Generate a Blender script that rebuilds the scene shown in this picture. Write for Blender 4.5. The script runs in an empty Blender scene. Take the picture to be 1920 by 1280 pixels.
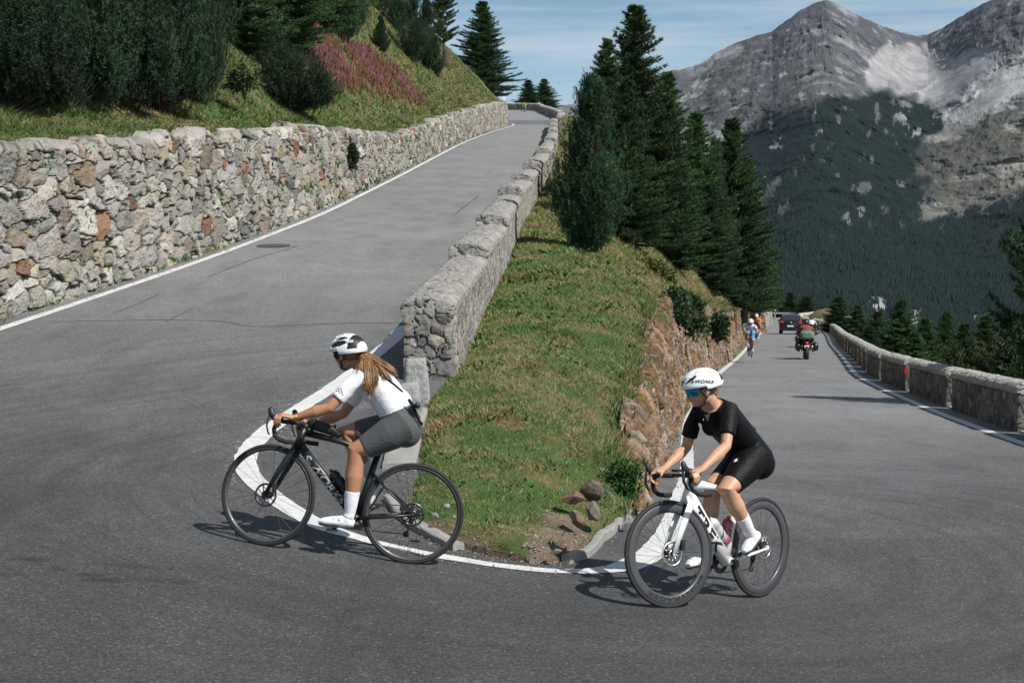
import bpy, math, random
import numpy as np
from mathutils import Vector, Matrix
random.seed(7); RS=np.random.RandomState(7)
S=bpy.context.scene; COL=S.collection; PI=math.pi
# ---------------- camera ----------------
FPX=2667.0; YH=420.0; PIT=math.atan((640-YH)/FPX)
cam=bpy.data.objects.new('camera',bpy.data.cameras.new('camera')); COL.objects.link(cam); S.camera=cam
cam.data.sensor_width=36; cam.data.lens=FPX/1920*36; cam.data.clip_start=.1; cam.data.clip_end=40000
cam.location=(0,0,0); cam.rotation_euler=(PI/2-PIT,0,0)
# ---------------- world and sun ----------------
SUND=Vector((.70,-.58,1.0)).normalized()
W=bpy.data.worlds.new('World'); S.world=W; W.use_nodes=True
wn=W.node_tree.nodes; wl=W.node_tree.links; wn.clear()
wo=wn.new('ShaderNodeOutputWorld'); bg=wn.new('ShaderNodeBackground'); bg.inputs[1].default_value=.05
sky=wn.new('ShaderNodeTexSky'); sky.sky_type='NISHITA'; sky.sun_disc=False
sky.sun_elevation=math.asin(SUND.z); sky.sun_rotation=math.atan2(SUND.x,SUND.y); sky.altitude=2200; sky.air_density=1.0; sky.dust_density=.6; sky.ozone_density=1.5
tcw=wn.new('ShaderNodeTexCoord'); mpw=wn.new('ShaderNodeMapping'); mpw.inputs['Scale'].default_value=(2.2,1.2,34); mpw.inputs['Rotation'].default_value=(0,.03,0)
nzw=wn.new('ShaderNodeTexNoise'); nzw.inputs['Scale'].default_value=2.2; nzw.inputs['Detail'].default_value=7; nzw.inputs['Roughness'].default_value=.55
rpw=wn.new('ShaderNodeValToRGB'); rpw.color_ramp.elements[0].position=.40; rpw.color_ramp.elements[1].position=.74
rpw.color_ramp.elements[0].color=(0,0,0,1); rpw.color_ramp.elements[1].color=(.75,.75,.75,1)
mxw=wn.new('ShaderNodeMix'); mxw.data_type='RGBA'; mxw.inputs['B'].default_value=(10.5,12.,13.4,1)
hsv=wn.new('ShaderNodeHueSaturation'); hsv.inputs['Saturation'].default_value=1.0; hsv.inputs['Hue'].default_value=.485; hsv.inputs['Value'].default_value=1.7
wl.new(tcw.outputs['Generated'],mpw.inputs[0]); wl.new(mpw.outputs[0],nzw.inputs['Vector']); wl.new(nzw.outputs[0],rpw.inputs[0])
wl.new(rpw.outputs[0],mxw.inputs['Factor']); wl.new(sky.outputs[0],hsv.inputs['Color']); wl.new(hsv.outputs[0],mxw.inputs['A']); wl.new(mxw.outputs['Result'],bg.inputs[0]); wl.new(bg.outputs[0],wo.inputs[0])
sun=bpy.data.lights.new('sun','SUN'); sun.energy=5.0; sun.angle=math.radians(.53); sun.color=(1,.955,.89)
so=bpy.data.objects.new('sun',sun); COL.objects.link(so); so.rotation_euler=(-SUND).to_track_quat('-Z','Y').to_euler(); so.location=(20,-20,30)
S.view_settings.view_transform='Standard'; S.view_settings.look='None'; S.view_settings.exposure=.18; S.view_settings.gamma=1
S.render.engine='CYCLES'
try:
    S.cycles.use_denoising=True; S.cycles.denoiser='OPENIMAGEDENOISE'
except Exception: pass
S.cycles.max_bounces=6; S.cycles.transparent_max_bounces=8; S.cycles.volume_bounces=0
# ---------------- helpers ----------------
CP,SP=math.cos(PIT),math.sin(PIT)
def ray(px,py):
    a=(px-960)/FPX; b=(640-py)/FPX
    return np.array([a,CP+b*SP,-SP+b*CP])
def at(px,py,Y):
    r=ray(px,py); return r*(Y/r[1])
def lin(r,g,b):
    f=lambda c:(c/255/12.92) if c/255<=.04045 else ((c/255+.055)/1.055)**2.4
    return (f(r),f(g),f(b))
def itp(tab,x):
    t=np.array(tab,float); return np.interp(x,t[:,0],t[:,1])
def hsh(ix,iy,iz,k=0):
    h=(ix.astype(np.int64)*73856093)^(iy.astype(np.int64)*19349663)^(iz.astype(np.int64)*83492791)^(k*2654435761)
    h=(h^(h>>13))*1274126177; h&=0xffffffff; h^=h>>16; h=(h*2246822519)&0xffffffff; h^=h>>13
    return (h&0xffffff)/float(0xffffff)
def vnoise(P):
    I=np.floor(P).astype(np.int64); F=P-I; F=F*F*(3-2*F); r=0
    for dx in(0,1):
        for dy in(0,1):
            for dz in(0,1):
                w=(F[:,0] if dx else 1-F[:,0])*(F[:,1] if dy else 1-F[:,1])*(F[:,2] if dz else 1-F[:,2])
                r=r+w*hsh(I[:,0]+dx,I[:,1]+dy,I[:,2]+dz)
    return r
def fbm(P,o=4,g=.5,ridge=False):
    a=1;s=0;t=0;P=np.array(P,float)
    for k in range(o):
        n=vnoise(P+17.3*k)
        if ridge: n=1-abs(2*n-1)
        s=s+a*n;t+=a;a*=g;P=P*2.03
    return s/t
def sm(a,b,x):
    t=np.clip((x-a)/(b-a),0,1); return t*t*(3-2*t)
def mk(name,V,F,mats,mi=None,col=None,smooth=True,parent=None,uv=None):
    me=bpy.data.meshes.new(name); V=np.asarray(V,dtype=np.float32)
    if isinstance(F,np.ndarray):
        n,k=F.shape; me.vertices.add(len(V)); me.vertices.foreach_set('co',V.ravel())
        me.loops.add(n*k); me.loops.foreach_set('vertex_index',F.astype(np.int32).ravel())
        me.polygons.add(n); me.polygons.foreach_set('loop_start',np.arange(0,n*k,k,dtype=np.int32)); me.polygons.foreach_set('loop_total',np.full(n,k,dtype=np.int32))
        me.update(calc_edges=True)
    else:
        me.from_pydata([tuple(map(float,v)) for v in V],[],[tuple(map(int,f)) for f in F])
    for m in (mats if isinstance(mats,(list,tuple)) else [mats]): me.materials.append(m)
    if mi is not None: me.polygons.foreach_set('material_index',np.asarray(mi,dtype=np.int32))
    me.polygons.foreach_set('use_smooth',np.full(len(me.polygons),bool(smooth)))
    if col is not None:
        a=me.color_attributes.new('Col','FLOAT_COLOR','POINT'); c=np.ones((len(V),4),np.float32); c[:,:3]=col; a.data.foreach_set('color',c.ravel())
    me.validate(); me.update()
    o=bpy.data.objects.new(name,me); COL.objects.link(o)
    if parent is not None: o.parent=parent
    return o
def tag(o,label=None,cat=None,group=None,kind=None):
    if label: o['label']=label
    if cat: o['category']=cat; kind=kind or 'thing'
    if group: o['group']=group
    if kind: o['kind']=kind
    return o
def empty(name,loc,label,cat,group=None):
    o=bpy.data.objects.new(name,None); COL.objects.link(o); o.location=loc; o.empty_display_size=.2
    return tag(o,label,cat,group)
class MB:
    def __init__(s): s.v=[];s.f=[];s.m=[];s.n=0
    def add(s,V,F,m=0):
        V=np.asarray(V,float); s.v.append(V); s.f+= [tuple(int(i)+s.n for i in f) for f in F]; s.m+=[m]*len(F); s.n+=len(V); return s
    def box(s,c,d,R=None,m=0,taper=1,bev=0):
        c=np.array(c,float); h=np.array(d,float)/2
        P=np.array([[x,y,z] for z in(-1,1) for y in(-1,1) for x in(-1,1)],float)
        P[4:,:2]*=taper; P=P*h
        if R is not None: P=P@np.array(R).T
        return s.add(P+c,[(0,2,3,1),(4,5,7,6),(0,1,5,4),(2,6,7,3),(0,4,6,2),(1,3,7,5)],m)
    def tube(s,pts,r,n=10,m=0,cap=True,closed=False,ref=None,sq=None):
        P=np.array(pts,float); k=len(P); r=np.array(r,float) if np.ndim(r) else np.full(k,float(r))
        if r.ndim==1: r=np.stack([r,r],1)
        T=np.roll(P,-1,0)-np.roll(P,1,0) if closed else np.gradient(P,axis=0)
        T/=np.linalg.norm(T,axis=1)[:,None]+1e-12
        a=np.array(ref,float) if ref is not None else (np.array([0,0,1.]) if abs(T[0][2])<.9 else np.array([1.,0,0]))
        V=[]
        for i in range(k):
            b=a-T[i]*np.dot(a,T[i]); b/=np.linalg.norm(b)+1e-12; c=np.cross(T[i],b)
            if ref is None: a=b
            t=np.arange(n)*2*PI/n; ct,st=np.cos(t),np.sin(t)
            if sq: ct=np.sign(ct)*abs(ct)**sq; st=np.sign(st)*abs(st)**sq
            V.append(P[i]+ct[:,None]*b*r[i,0]+st[:,None]*c*r[i,1])
        V=np.concatenate(V); F=[]
        for i in range(k if closed else k-1):
            j=(i+1)%k
            for q in range(n):
                F.append((i*n+q,i*n+(q+1)%n,j*n+(q+1)%n,j*n+q))
        if cap and not closed: F+= [tuple(range(n))[::-1],tuple(range((k-1)*n,k*n))]
        return s.add(V,F,m)
    def ell(s,c,r,R=None,m=0,nu=20,nv=12,top=0,bot=PI):
        V=[];F=[]
        for j in range(nv+1):
            a=top+(bot-top)*j/nv
            for i in range(nu):
                b=2*PI*i/nu; V.append([math.sin(a)*math.cos(b)*r[0],math.sin(a)*math.sin(b)*r[1],math.cos(a)*r[2]])
        for j in range(nv):
            for i in range(nu): F.append((j*nu+i,(j+1)*nu+i,(j+1)*nu+(i+1)%nu,j*nu+(i+1)%nu))
        V=np.array(V)
        if R is not None: V=V@np.array(R).T
        return s.add(V+np.array(c),F,m)
    def build(s,name,mats,parent=None,smooth=False,auto=None):
        o=mk(name,np.concatenate(s.v),s.f,mats,mi=s.m,smooth=smooth or auto is not None,parent=parent)
        if auto is not None:
            try: o.data.set_sharp_from_angle(angle=math.radians(auto))
            except Exception: pass
        return o
# ---------------- materials ----------------
def mat(name,col=(.5,.5,.5),rough=.7,metal=0,spec=.5,noise=None,bump=0,bscale=50,attr=False,coat=0,emit=None,trans=0,alpha=1,var=None,sheen=0,sss=0,twoside=False):
    m=bpy.data.materials.new(name); m.use_nodes=True; n=m.node_tree.nodes; l=m.node_tree.links; b=n['Principled BSDF']
    b.inputs['Base Color'].default_value=(*col,1); b.inputs['Roughness'].default_value=rough; b.inputs['Metallic'].default_value=metal
    b.inputs['Specular IOR Level'].default_value=spec; b.inputs['Coat Weight'].default_value=coat; b.inputs['Transmission Weight'].default_value=trans
    b.inputs['Sheen Weight'].default_value=sheen; b.inputs['Alpha'].default_value=alpha
    if sss: b.inputs['Subsurface Weight'].default_value=sss; b.inputs['Subsurface Radius'].default_value=(.02,.008,.004)
    if emit: b.inputs['Emission Color'].default_value=(*emit[0],1); b.inputs['Emission Strength'].default_value=emit[1]
    tc=n.new('ShaderNodeTexCoord'); src=None
    if attr:
        a=n.new('ShaderNodeAttribute'); a.attribute_name='Col'; src=a.outputs['Color']; l.new(src,b.inputs['Base Color'])
    for (sc,amt,c2) in (noise or []):
        nz=n.new('ShaderNodeTexNoise'); nz.inputs['Scale'].default_value=sc; nz.inputs['Detail'].default_value=5; l.new(tc.outputs['Object'],nz.inputs['Vector'])
        rp=n.new('ShaderNodeMapRange'); rp.inputs[1].default_value=.38; rp.inputs[2].default_value=.66; rp.inputs[3].default_value=0; rp.inputs[4].default_value=amt; l.new(nz.outputs[0],rp.inputs[0])
        mx=n.new('ShaderNodeMix'); mx.data_type='RGBA'; l.new(rp.outputs[0],mx.inputs['Factor'])
        if src is None: mx.inputs['A'].default_value=(*col,1)
        else: l.new(src,mx.inputs['A'])
        if isinstance(c2,(int,float)):
            if src is None: mx.inputs['B'].default_value=tuple(x*c2 for x in col)+(1,)
            else:
                vm=n.new('ShaderNodeVectorMath'); vm.operation='SCALE'; vm.inputs['Scale'].default_value=c2; l.new(src,vm.inputs[0]); l.new(vm.outputs[0],mx.inputs['B'])
        else: mx.inputs['B'].default_value=(*c2,1)
        src=mx.outputs['Result']; l.new(src,b.inputs['Base Color'])
    if bump:
        nz=n.new('ShaderNodeTexNoise'); nz.inputs['Scale'].default_value=bscale; nz.inputs['Detail'].default_value=7; nz.inputs['Roughness'].default_value=.62; l.new(tc.outputs['Object'],nz.inputs['Vector'])
        bp=n.new('ShaderNodeBump'); bp.inputs['Strength'].default_value=bump; bp.inputs['Distance'].default_value=.6/bscale if bscale>1 else .5; l.new(nz.outputs[0],bp.inputs['Height']); l.new(bp.outputs[0],b.inputs['Normal'])
    return m
# ---------------- road geometry tables ----------------
zUt=[(9,-2.18),(12.9,-2.08),(16.4,-1.82),(22,-1.29),(300,25)]
def zU(y): return np.where(np.asarray(y)>22,-3.37+.0945*np.asarray(y),itp(zUt,y))
zLt=[(9,-2.5),(12,-2.63),(16.4,-2.89),(30,-3.74),(57,-5.43),(80,-6.8),(112,-8.65),(127,-9.6),(160,-11.2),(195,-12.95),(240,-15)]
def zL(y): return itp(zLt,y)
from math import log
def smi(tab):   # smooth (monotone-ish) interpolation of a table
    t=np.array(tab,float); ys=np.linspace(t[0,0],t[-1,0],1200); v=np.interp(ys,t[:,0],t[:,1])
    out=v.copy()
    for it in range(3):
        w=np.clip(ys*.05,.3,8); c=np.concatenate([[0],np.cumsum((out[1:]+out[:-1])/2*np.diff(ys))])
        a=np.clip(ys-w,ys[0],ys[-1]); b=np.clip(ys+w,ys[0],ys[-1]); out=(np.interp(b,ys,c)-np.interp(a,ys,c))/np.maximum(b-a,1e-6)
    return lambda y:np.interp(y,ys,out)
xUL=smi([(8,-10.5),(14,-8.8),(19.9,-7.2),(28.8,-6.0),(37.9,-5.1),(55,-4.3),(88,-3.0),(108,-1.6),(125,.2),(133,.6),(145,-.6),(170,-1.2),(205,-1.6),(230,-1.6)])   # outer white line of the upper road
xUR=smi([(8,-.8),(16.4,-.72),(21.6,-.45),(27.5,-.1),(35.4,.21),(40.7,.58),(47,.93),(57.4,1.53),(70.7,2.17),(90,2.9),(107,3.3),(125,4.0),(150,4.6),(175,4.6),(205,4.1),(230,4)]) # downhill face of upper parapet
xLL=smi([(11.4,1.24),(13,1.5),(15.8,1.98),(18.9,2.34),(24.5,3.05),(33,4.5),(42,6.06),(53,8.25),(65,10.6),(80,13.4),(100,17.3),(118,20.8),(130,23),(160,28.5),(200,37)])  # white line, inner edge of lower road
xLR=smi([(5,6.2),(14,6.7),(20.2,7.3),(26.4,7.95),(34.8,9.1),(42,10.2),(49,11.7),(62,14.4),(80,18),(100,22.3),(118,26),(128,28),(160,34),(200,41)])
def hwL(y): return itp([(11,.0),(12,.1),(14,.45),(15.8,.83),(18.9,1.12),(23.3,1.85),(30,2.05),(42,2.05),(57,1.85),(80,1.9),(118,2.0),(200,2.0)],y)
def xWB(y): return xLL(y)-itp([(11,.32),(15,.42),(24,.22),(40,.3),(200,.35)],y)   # base of lower retaining wall
def tps(C):
    C=np.array(C,float); n=len(C); r=np.linalg.norm(C[:,None,:2]-C[None,:,:2],axis=2)
    K=np.where(r>0,r*r*np.log(r+1e-12),0); P=np.c_[np.ones(n),C[:,:2]]
    A=np.zeros((n+3,n+3)); A[:n,:n]=K+np.eye(n)*.02; A[:n,n:]=P; A[n:,:n]=P.T
    w=np.linalg.solve(A,np.r_[C[:,2],0,0,0])
    def f(x,y):
        x=np.asarray(x,float);y=np.asarray(y,float); sh=x.shape; x=x.ravel();y=y.ravel(); out=w[n]+w[n+1]*x+w[n+2]*y
        for i in range(n):
            q=np.maximum((x-C[i,0])**2+(y-C[i,1])**2,1e-12); out=out+w[i]*.5*q*np.log(q)
        return out.reshape(sh)
    return f
PAD=[(-1.66,9.39,-2.151),(-.68,9.43,-2.28),(1.69,9.58,-2.55),(1.036,8.88,-2.433),(.1,9.3,-2.345),(0,6,-2.42),(-4,6,-2.17),(4,6,-2.72),(-9,7,-1.95),(0,0,-2.5),(-8,-2,-2.3),(8,-2,-3.0),(-3.3,9.6,-2.03),(3.7,9.6,-2.74),(7,9,-2.98),(-6.5,12,-1.85),(-10,14,-1.75),(-2.3,12.9,-2.07)]
CU=PAD+[(xx,y,float(zU(y))) for y in(16.4,20,26) for xx in(float(xUL(y)),(float(xUL(y))+float(xUR(y)))/2,float(xUR(y)))]
CL=PAD+[(xx,y,float(zL(y))) for y in(12.5,16.4,20,26) for xx in(float(xLL(y)),(float(xLL(y))+float(xLR(y)))/2,float(xLR(y)))]
fU=tps(CU); fL=tps(CL)
def RZ(x,y):
    x=np.asarray(x,float);y=np.asarray(y,float)+0*x
    b=sm(19,26,y); u=fU(x,np.minimum(y,26))*(1-b)+zU(y)*b; l=fL(x,np.minimum(y,26))*(1-b)+zL(y)*b
    xa=itp([(9,-1.),(12,-1.0),(300,0)],y)*0+np.where(y>16,xUR(y),np.interp(y,[9,16],[-1.0,-.72])); xb=np.maximum(xLL(y),xa+1.6)
    w=sm(0,1,(x-xa)/(xb-xa)); return u*(1-w)+l*w
# ---------------- shared materials ----------------
def asphalt_mat():
    m=bpy.data.materials.new('asphalt'); m.use_nodes=True; n=m.node_tree.nodes; l=m.node_tree.links; b=n['Principled BSDF']; b.inputs['Roughness'].default_value=.82; b.inputs['Specular IOR Level'].default_value=.35
    tc=n.new('ShaderNodeTexCoord')
    def noise(sc,det=4,rough=.6,vec=None):
        z=n.new('ShaderNodeTexNoise'); z.inputs['Scale'].default_value=sc; z.inputs['Detail'].default_value=det; z.inputs['Roughness'].default_value=rough; l.new(vec or tc.outputs['Object'],z.inputs['Vector']); return z.outputs[0]
    def mr(s,a,b_,c,d):
        r=n.new('ShaderNodeMapRange'); r.inputs[1].default_value=a; r.inputs[2].default_value=b_; r.inputs[3].default_value=c; r.inputs[4].default_value=d; l.new(s,r.inputs[0]); return r.outputs[0]
    def mul(a,b_):
        r=n.new('ShaderNodeMath'); r.operation='MULTIPLY'; l.new(a,r.inputs[0]); l.new(b_,r.inputs[1]); return r.outputs[0]
    at_=n.new('ShaderNodeAttribute'); at_.attribute_name='Col'
    v=n.new('ShaderNodeTexVoronoi'); v.inputs['Scale'].default_value=85; l.new(tc.outputs['Object'],v.inputs['Vector'])
    sp=n.new('ShaderNodeSeparateColor'); l.new(v.outputs['Color'],sp.inputs[0])
    g=mr(sp.outputs[0],0,1,.62,1.3); g2=mr(sp.outputs[1],.9,1,1,2.1); g3=mr(v.outputs['Distance'],.0,.6,1.12,.75)
    f=mul(mul(g,g2),g3)
    f=mul(f,mr(noise(.8,5),.3,.7,.9,1.1)); f=mul(f,mr(noise(6,5),.3,.7,.93,1.07)); f=mul(f,mr(noise(300,2),.3,.7,.8,1.2))
    mp=n.new('ShaderNodeMapping'); mp.inputs['Scale'].default_value=(1.2,.25,.3); l.new(tc.outputs['Object'],mp.inputs[0])
    f=mul(f,mr(noise(1.4,4,.6,mp.outputs[0]),.3,.7,.93,1.07))
    sx=n.new('ShaderNodeSeparateXYZ'); l.new(tc.outputs['Object'],sx.inputs[0])
    def ma(op,a,b_=None):
        r=n.new('ShaderNodeMath'); r.operation=op
        for i,q in enumerate((a,b_)):
            if q is None: continue
            if isinstance(q,(int,float)): r.inputs[i].default_value=q
            else: l.new(q,r.inputs[i])
        return r.outputs[0]
    dx=ma('SUBTRACT',sx.outputs[0],.1); dy=ma('SUBTRACT',sx.outputs[1],11.6); rr=ma('SQRT',ma('ADD',ma('MULTIPLY',dx,dx),ma('MULTIPLY',dy,dy))); an=ma('ARCTAN2',dx,ma('MULTIPLY',dy,-1))
    cb=n.new('ShaderNodeCombineXYZ'); l.new(ma('MULTIPLY',rr,5.0),cb.inputs[0]); l.new(ma('MULTIPLY',an,1.4),cb.inputs[1])
    sw=noise(1.0,5,.65,cb.outputs[0]); msk=mr(rr,8.,10.5,1,0); mskn=ma('MULTIPLY',mr(sw,.32,.68,-.17,.13),msk); f=mul(f,ma('ADD',mskn,1.0))
    cb2=n.new('ShaderNodeCombineXYZ'); l.new(ma('MULTIPLY',rr,26.0),cb2.inputs[0]); l.new(ma('MULTIPLY',an,2.2),cb2.inputs[1]); sk=noise(1.0,3,.5,cb2.outputs[0]); f=mul(f,ma('SUBTRACT',1.0,ma('MULTIPLY',mr(sk,.64,.72,0,.28),msk)))
    vm=n.new('ShaderNodeVectorMath'); vm.operation='SCALE'; l.new(at_.outputs['Color'],vm.inputs[0]); l.new(f,vm.inputs['Scale']); l.new(vm.outputs[0],b.inputs['Base Color'])
    bp=n.new('ShaderNodeBump'); bp.inputs['Strength'].default_value=.55; bp.inputs['Distance'].default_value=.006; l.new(g3,bp.inputs['Height'])
    bp2=n.new('ShaderNodeBump'); bp2.inputs['Strength'].default_value=.35; bp2.inputs['Distance'].default_value=.01; l.new(noise(60,6),bp2.inputs['Height']); l.new(bp.outputs[0],bp2.inputs['Normal']); l.new(bp2.outputs[0],b.inputs['Normal'])
    return m
M={}
M['asphalt']=asphalt_mat()
M['paint']=mat('road_paint',(.80,.80,.78),.6,noise=[(9,.45,(.45,.45,.44)),(70,.55,(.42,.42,.41)),(1.3,.25,.85),(230,.4,(.2,.2,.2))],bump=.3,bscale=120)
M['stone']=mat('rubble_stone',(.4,.38,.35),.92,spec=.2,attr=True,noise=[(14,.55,.62),(45,.4,1.35),(120,.35,.6)],bump=.75,bscale=34)
M['grass']=mat('grass_blades',(.1,.15,.05),.75,spec=.2,attr=True)
M['soil']=mat('grassy_soil',(.1,.1,.06),.95,spec=.1,attr=True,noise=[(9,.5,.6),(40,.5,1.4),(130,.5,.6)],bump=.8,bscale=30)
M['needle']=mat('conifer_needles',(.02,.05,.02),.6,spec=.3,attr=True)
M['bark']=mat('bark',(.07,.052,.04),.95,noise=[(12,.7,(.13,.11,.095)),(60,.5,.4)],bump=.9,bscale=30)
M['rock']=mat('mountain_rock',(.3,.3,.3),.95,spec=.1,attr=True,noise=[(.02,.5,.74),(.09,.5,1.22),(.3,.35,.7)],bump=0)
M['granite']=mat('granite',(.33,.34,.33),.9,noise=[(60,.8,(.12,.13,.13)),(25,.4,(.45,.45,.43)),(4,.3,.75)],bump=1,bscale=70)
M['concrete']=mat('concrete',(.31,.30,.28),.9,noise=[(7,.5,.7),(60,.4,.75)],bump=.5,bscale=60)
def vary(m,lo,hi):
    n=m.node_tree.nodes; l=m.node_tree.links; b=n['Principled BSDF']; src=b.inputs['Base Color'].links[0].from_socket
    oi=n.new('ShaderNodeObjectInfo'); r=n.new('ShaderNodeMapRange'); r.inputs[3].default_value=lo; r.inputs[4].default_value=hi; l.new(oi.outputs['Random'],r.inputs[0])
    v=n.new('ShaderNodeVectorMath'); v.operation='SCALE'; l.new(src,v.inputs[0]); l.new(r.outputs[0],v.inputs['Scale']); l.new(v.outputs[0],b.inputs['Base Color'])
vary(M['needle'],.55,1.1)
# ---------------- the road ----------------
def ray_ground(px,py):
    r=ray(px,py); lo,hi=3.,260.
    t=np.exp(np.linspace(log(lo),log(hi),1500)); P=r[None]*(t/r[1])[:,None]; dz=P[:,2]-RZ(P[:,0],P[:,1]); k=np.argmax(dz<0)
    return P[k]
def road_col(x,y):
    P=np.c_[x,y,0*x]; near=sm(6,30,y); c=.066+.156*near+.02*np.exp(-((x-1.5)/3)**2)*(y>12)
    c=c*(1+.12*(fbm(P*np.array([.5,.5,1]),3)-.5)*2)
    # polished wheel tracks and patches
    r=np.hypot(x-.1,(y-12)); sw=fbm(np.c_[r*2.2,np.arctan2(x,12-y)*1.3,0*x],4); c=c*(1+.30*(sw-.5)*(y<16)); tr=np.exp(-((r-4.4)/.35)**2)+.8*np.exp(-((r-6.1)/.4)**2); c=c*(1-.13*tr*(y<14)*sm(.35,.6,fbm(P*.6+4,3)))
    c=c*(1-.12*sm(.60,.70,fbm(P*np.array([2.2,.7,1])+60,4))*(y<60))
    c=np.where((y>132)&(y<150)&(x<8),c*.62,c)
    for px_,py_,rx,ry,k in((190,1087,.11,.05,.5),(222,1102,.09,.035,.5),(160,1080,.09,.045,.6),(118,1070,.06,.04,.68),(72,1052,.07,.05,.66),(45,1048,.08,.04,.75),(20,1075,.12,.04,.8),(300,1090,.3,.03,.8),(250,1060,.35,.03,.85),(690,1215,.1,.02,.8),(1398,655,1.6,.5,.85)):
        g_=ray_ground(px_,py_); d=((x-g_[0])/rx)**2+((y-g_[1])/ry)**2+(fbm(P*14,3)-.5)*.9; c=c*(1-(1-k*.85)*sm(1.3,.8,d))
    sc=(y>125)&False
    return np.c_[c*1.0,c*1.0,c*1.01]
V=[];F=[];n0=0
def grid(X,Y,Z):
    global n0
    a,b=X.shape; V.append(np.c_[X.ravel(),Y.ravel(),Z.ravel()]); i=np.arange(a*b).reshape(a,b)
    F.append(np.c_[i[:-1,:-1].ravel(),i[:-1,1:].ravel(),i[1:,1:].ravel(),i[1:,:-1].ravel()]+n0); n0+=a*b
xs=np.arange(-17,11.01,.08); ys=np.linspace(3.4,20.0,208); X,Y=np.meshgrid(xs,ys); grid(X,Y,RZ(X,Y)-.0)
xs=np.arange(-17,11.01,.8); ys=np.append(np.arange(-6,3.4,.6),3.4); X,Y=np.meshgrid(xs,ys); grid(X,Y,RZ(X,Y))
def strip(l,r,y0,y1,dy,n):
    ys=np.exp(np.linspace(log(y0),log(y1),int(log(y1/y0)/dy))); t=np.linspace(0,1,n)
    X=l(ys)[:,None]*(1-t)+r(ys)[:,None]*t; Y=ys[:,None]+0*t; grid(X,Y,RZ(X,Y))
strip(lambda y:xUL(y)-.9,lambda y:xUR(y)+.02,20.0,232,.008,50)
strip(lambda y:xWB(y)-.25,lambda y:xLR(y)+.8,20.0,205,.008,50)
V=np.concatenate(V);F=np.concatenate(F)
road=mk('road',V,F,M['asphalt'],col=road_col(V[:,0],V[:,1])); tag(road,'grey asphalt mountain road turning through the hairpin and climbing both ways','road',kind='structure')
def ribbon(pts,w,name,m,lift=.005,step=.06,edge=0.0,seed=0,nw=4,kind='structure'):
    P=np.array(pts,float)[:,:2]; d=np.r_[0,np.cumsum(np.linalg.norm(np.diff(P,axis=0),axis=1))]
    W_=np.array([p[2] if len(p)>2 else w for p in pts],float)
    k=[0]; 
    while k[-1]<d[-1]:
        y=np.interp(k[-1],d,P[:,1]); k.append(k[-1]+max(step,step*abs(y)/10))
    k=np.minimum(np.array(k),d[-1]); C=np.c_[np.interp(k,d,P[:,0]),np.interp(k,d,P[:,1])]; ww=np.interp(k,d,W_)
    for _ in range(6): C[1:-1]=(C[:-2]+2*C[1:-1]+C[2:])/4
    T=np.gradient(C,axis=0); T/=np.linalg.norm(T,axis=1)[:,None]+1e-9; N=np.c_[-T[:,1],T[:,0]]
    vs=[]
    for q in np.linspace(-.5,.5,nw):
        e=edge*(fbm(np.c_[k*7+seed*9,np.full(len(k),q*9.),0*k],3)-.5)*(abs(q)>.4)
        p=C+N*(q*ww+e*np.sign(q))[:,None]; vs.append(np.c_[p,RZ(p[:,0],p[:,1])+lift+np.maximum(p[:,1]-20,0)*.0005])
    A=np.array(vs).transpose(1,0,2); a,b=A.shape[:2]; i=np.arange(a*b).reshape(a,b)
    o=mk(name,A.reshape(-1,3),np.c_[i[:-1,:-1].ravel(),i[:-1,1:].ravel(),i[1:,1:].ravel(),i[1:,:-1].ravel()],m)
    tag(o,kind=kind); return o
ys=np.exp(np.linspace(log(11),log(131),60)); tag(ribbon([(float(xUL(y)),y) for y in ys]+[(-.1,134)],.17,'white_line',M['paint'],edge=.03),'long white line along the foot of the left stone wall','road line')
inner=[(755,615),(740,636),(700,668),(640,716),(560,768),(500,808),(470,838),(458,862),(466,890),(490,915),(520,938),(560,965),(600,988),(680,1013),(760,1032),(840,1047),(940,1063),(1040,1072),(1110,1072),(1170,1065),(1215,1045),(1245,1012),(1266,970)]
ip=[ray_ground(*p) for p in inner]; 
pts=[(float(xUR(y))-.62,y,.17) for y in (30,26,23,21)]+[(p[0],p[1],.20 if p[1]>10 else .13) for p in ip]
ys=np.exp(np.linspace(log(13),log(119),60)); pts+=[(float(xLL(y)),y,.17) for y in ys]+[(19.8,121,.17),(17.5,122.5,.17)]
tag(ribbon(pts,.17,'white_line',M['paint'],edge=.035,seed=2),'white line wrapping the inside of the hairpin round the grass tip','road line')
ys=np.exp(np.linspace(log(12),log(126),60)); tag(ribbon([(float(xLR(y)),y) for y in ys],.17,'white_line',M['paint'],edge=.02,seed=3),'white line beside the right parapet striped by gap shadows','road line')
ribbon([(-1.2,214),(4,213)],.3,'white_line',M['paint'])
ribbon([(35,160),(33,163),(31,164)],.3,'white_line',M['paint'])
M['tar']=mat('crack_tar',(.085,.085,.088),.7,bump=.4,bscale=60); M['patch']=mat('worn_paint',(.3,.3,.29),.8,noise=[(20,1,(.13,.13,.13))])
def crack(pp,w,seed):
    P=[ray_ground(*p) for p in pp]; ribbon([(p[0],p[1]) for p in P],w,'crack',M['tar'],lift=.004,edge=w*1.3,seed=seed,step=.05)
crack([(95,604),(300,600),(420,603),(470,614),(540,611),(640,606),(750,606)],.03,1)
crack([(210,590),(262,570),(300,550)],.02,2); crack([(310,604),(350,585),(362,578)],.018,3); crack([(390,520),(470,488),(560,462)],.018,4); crack([(850,405),(880,382),(897,368)],.03,5)
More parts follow.
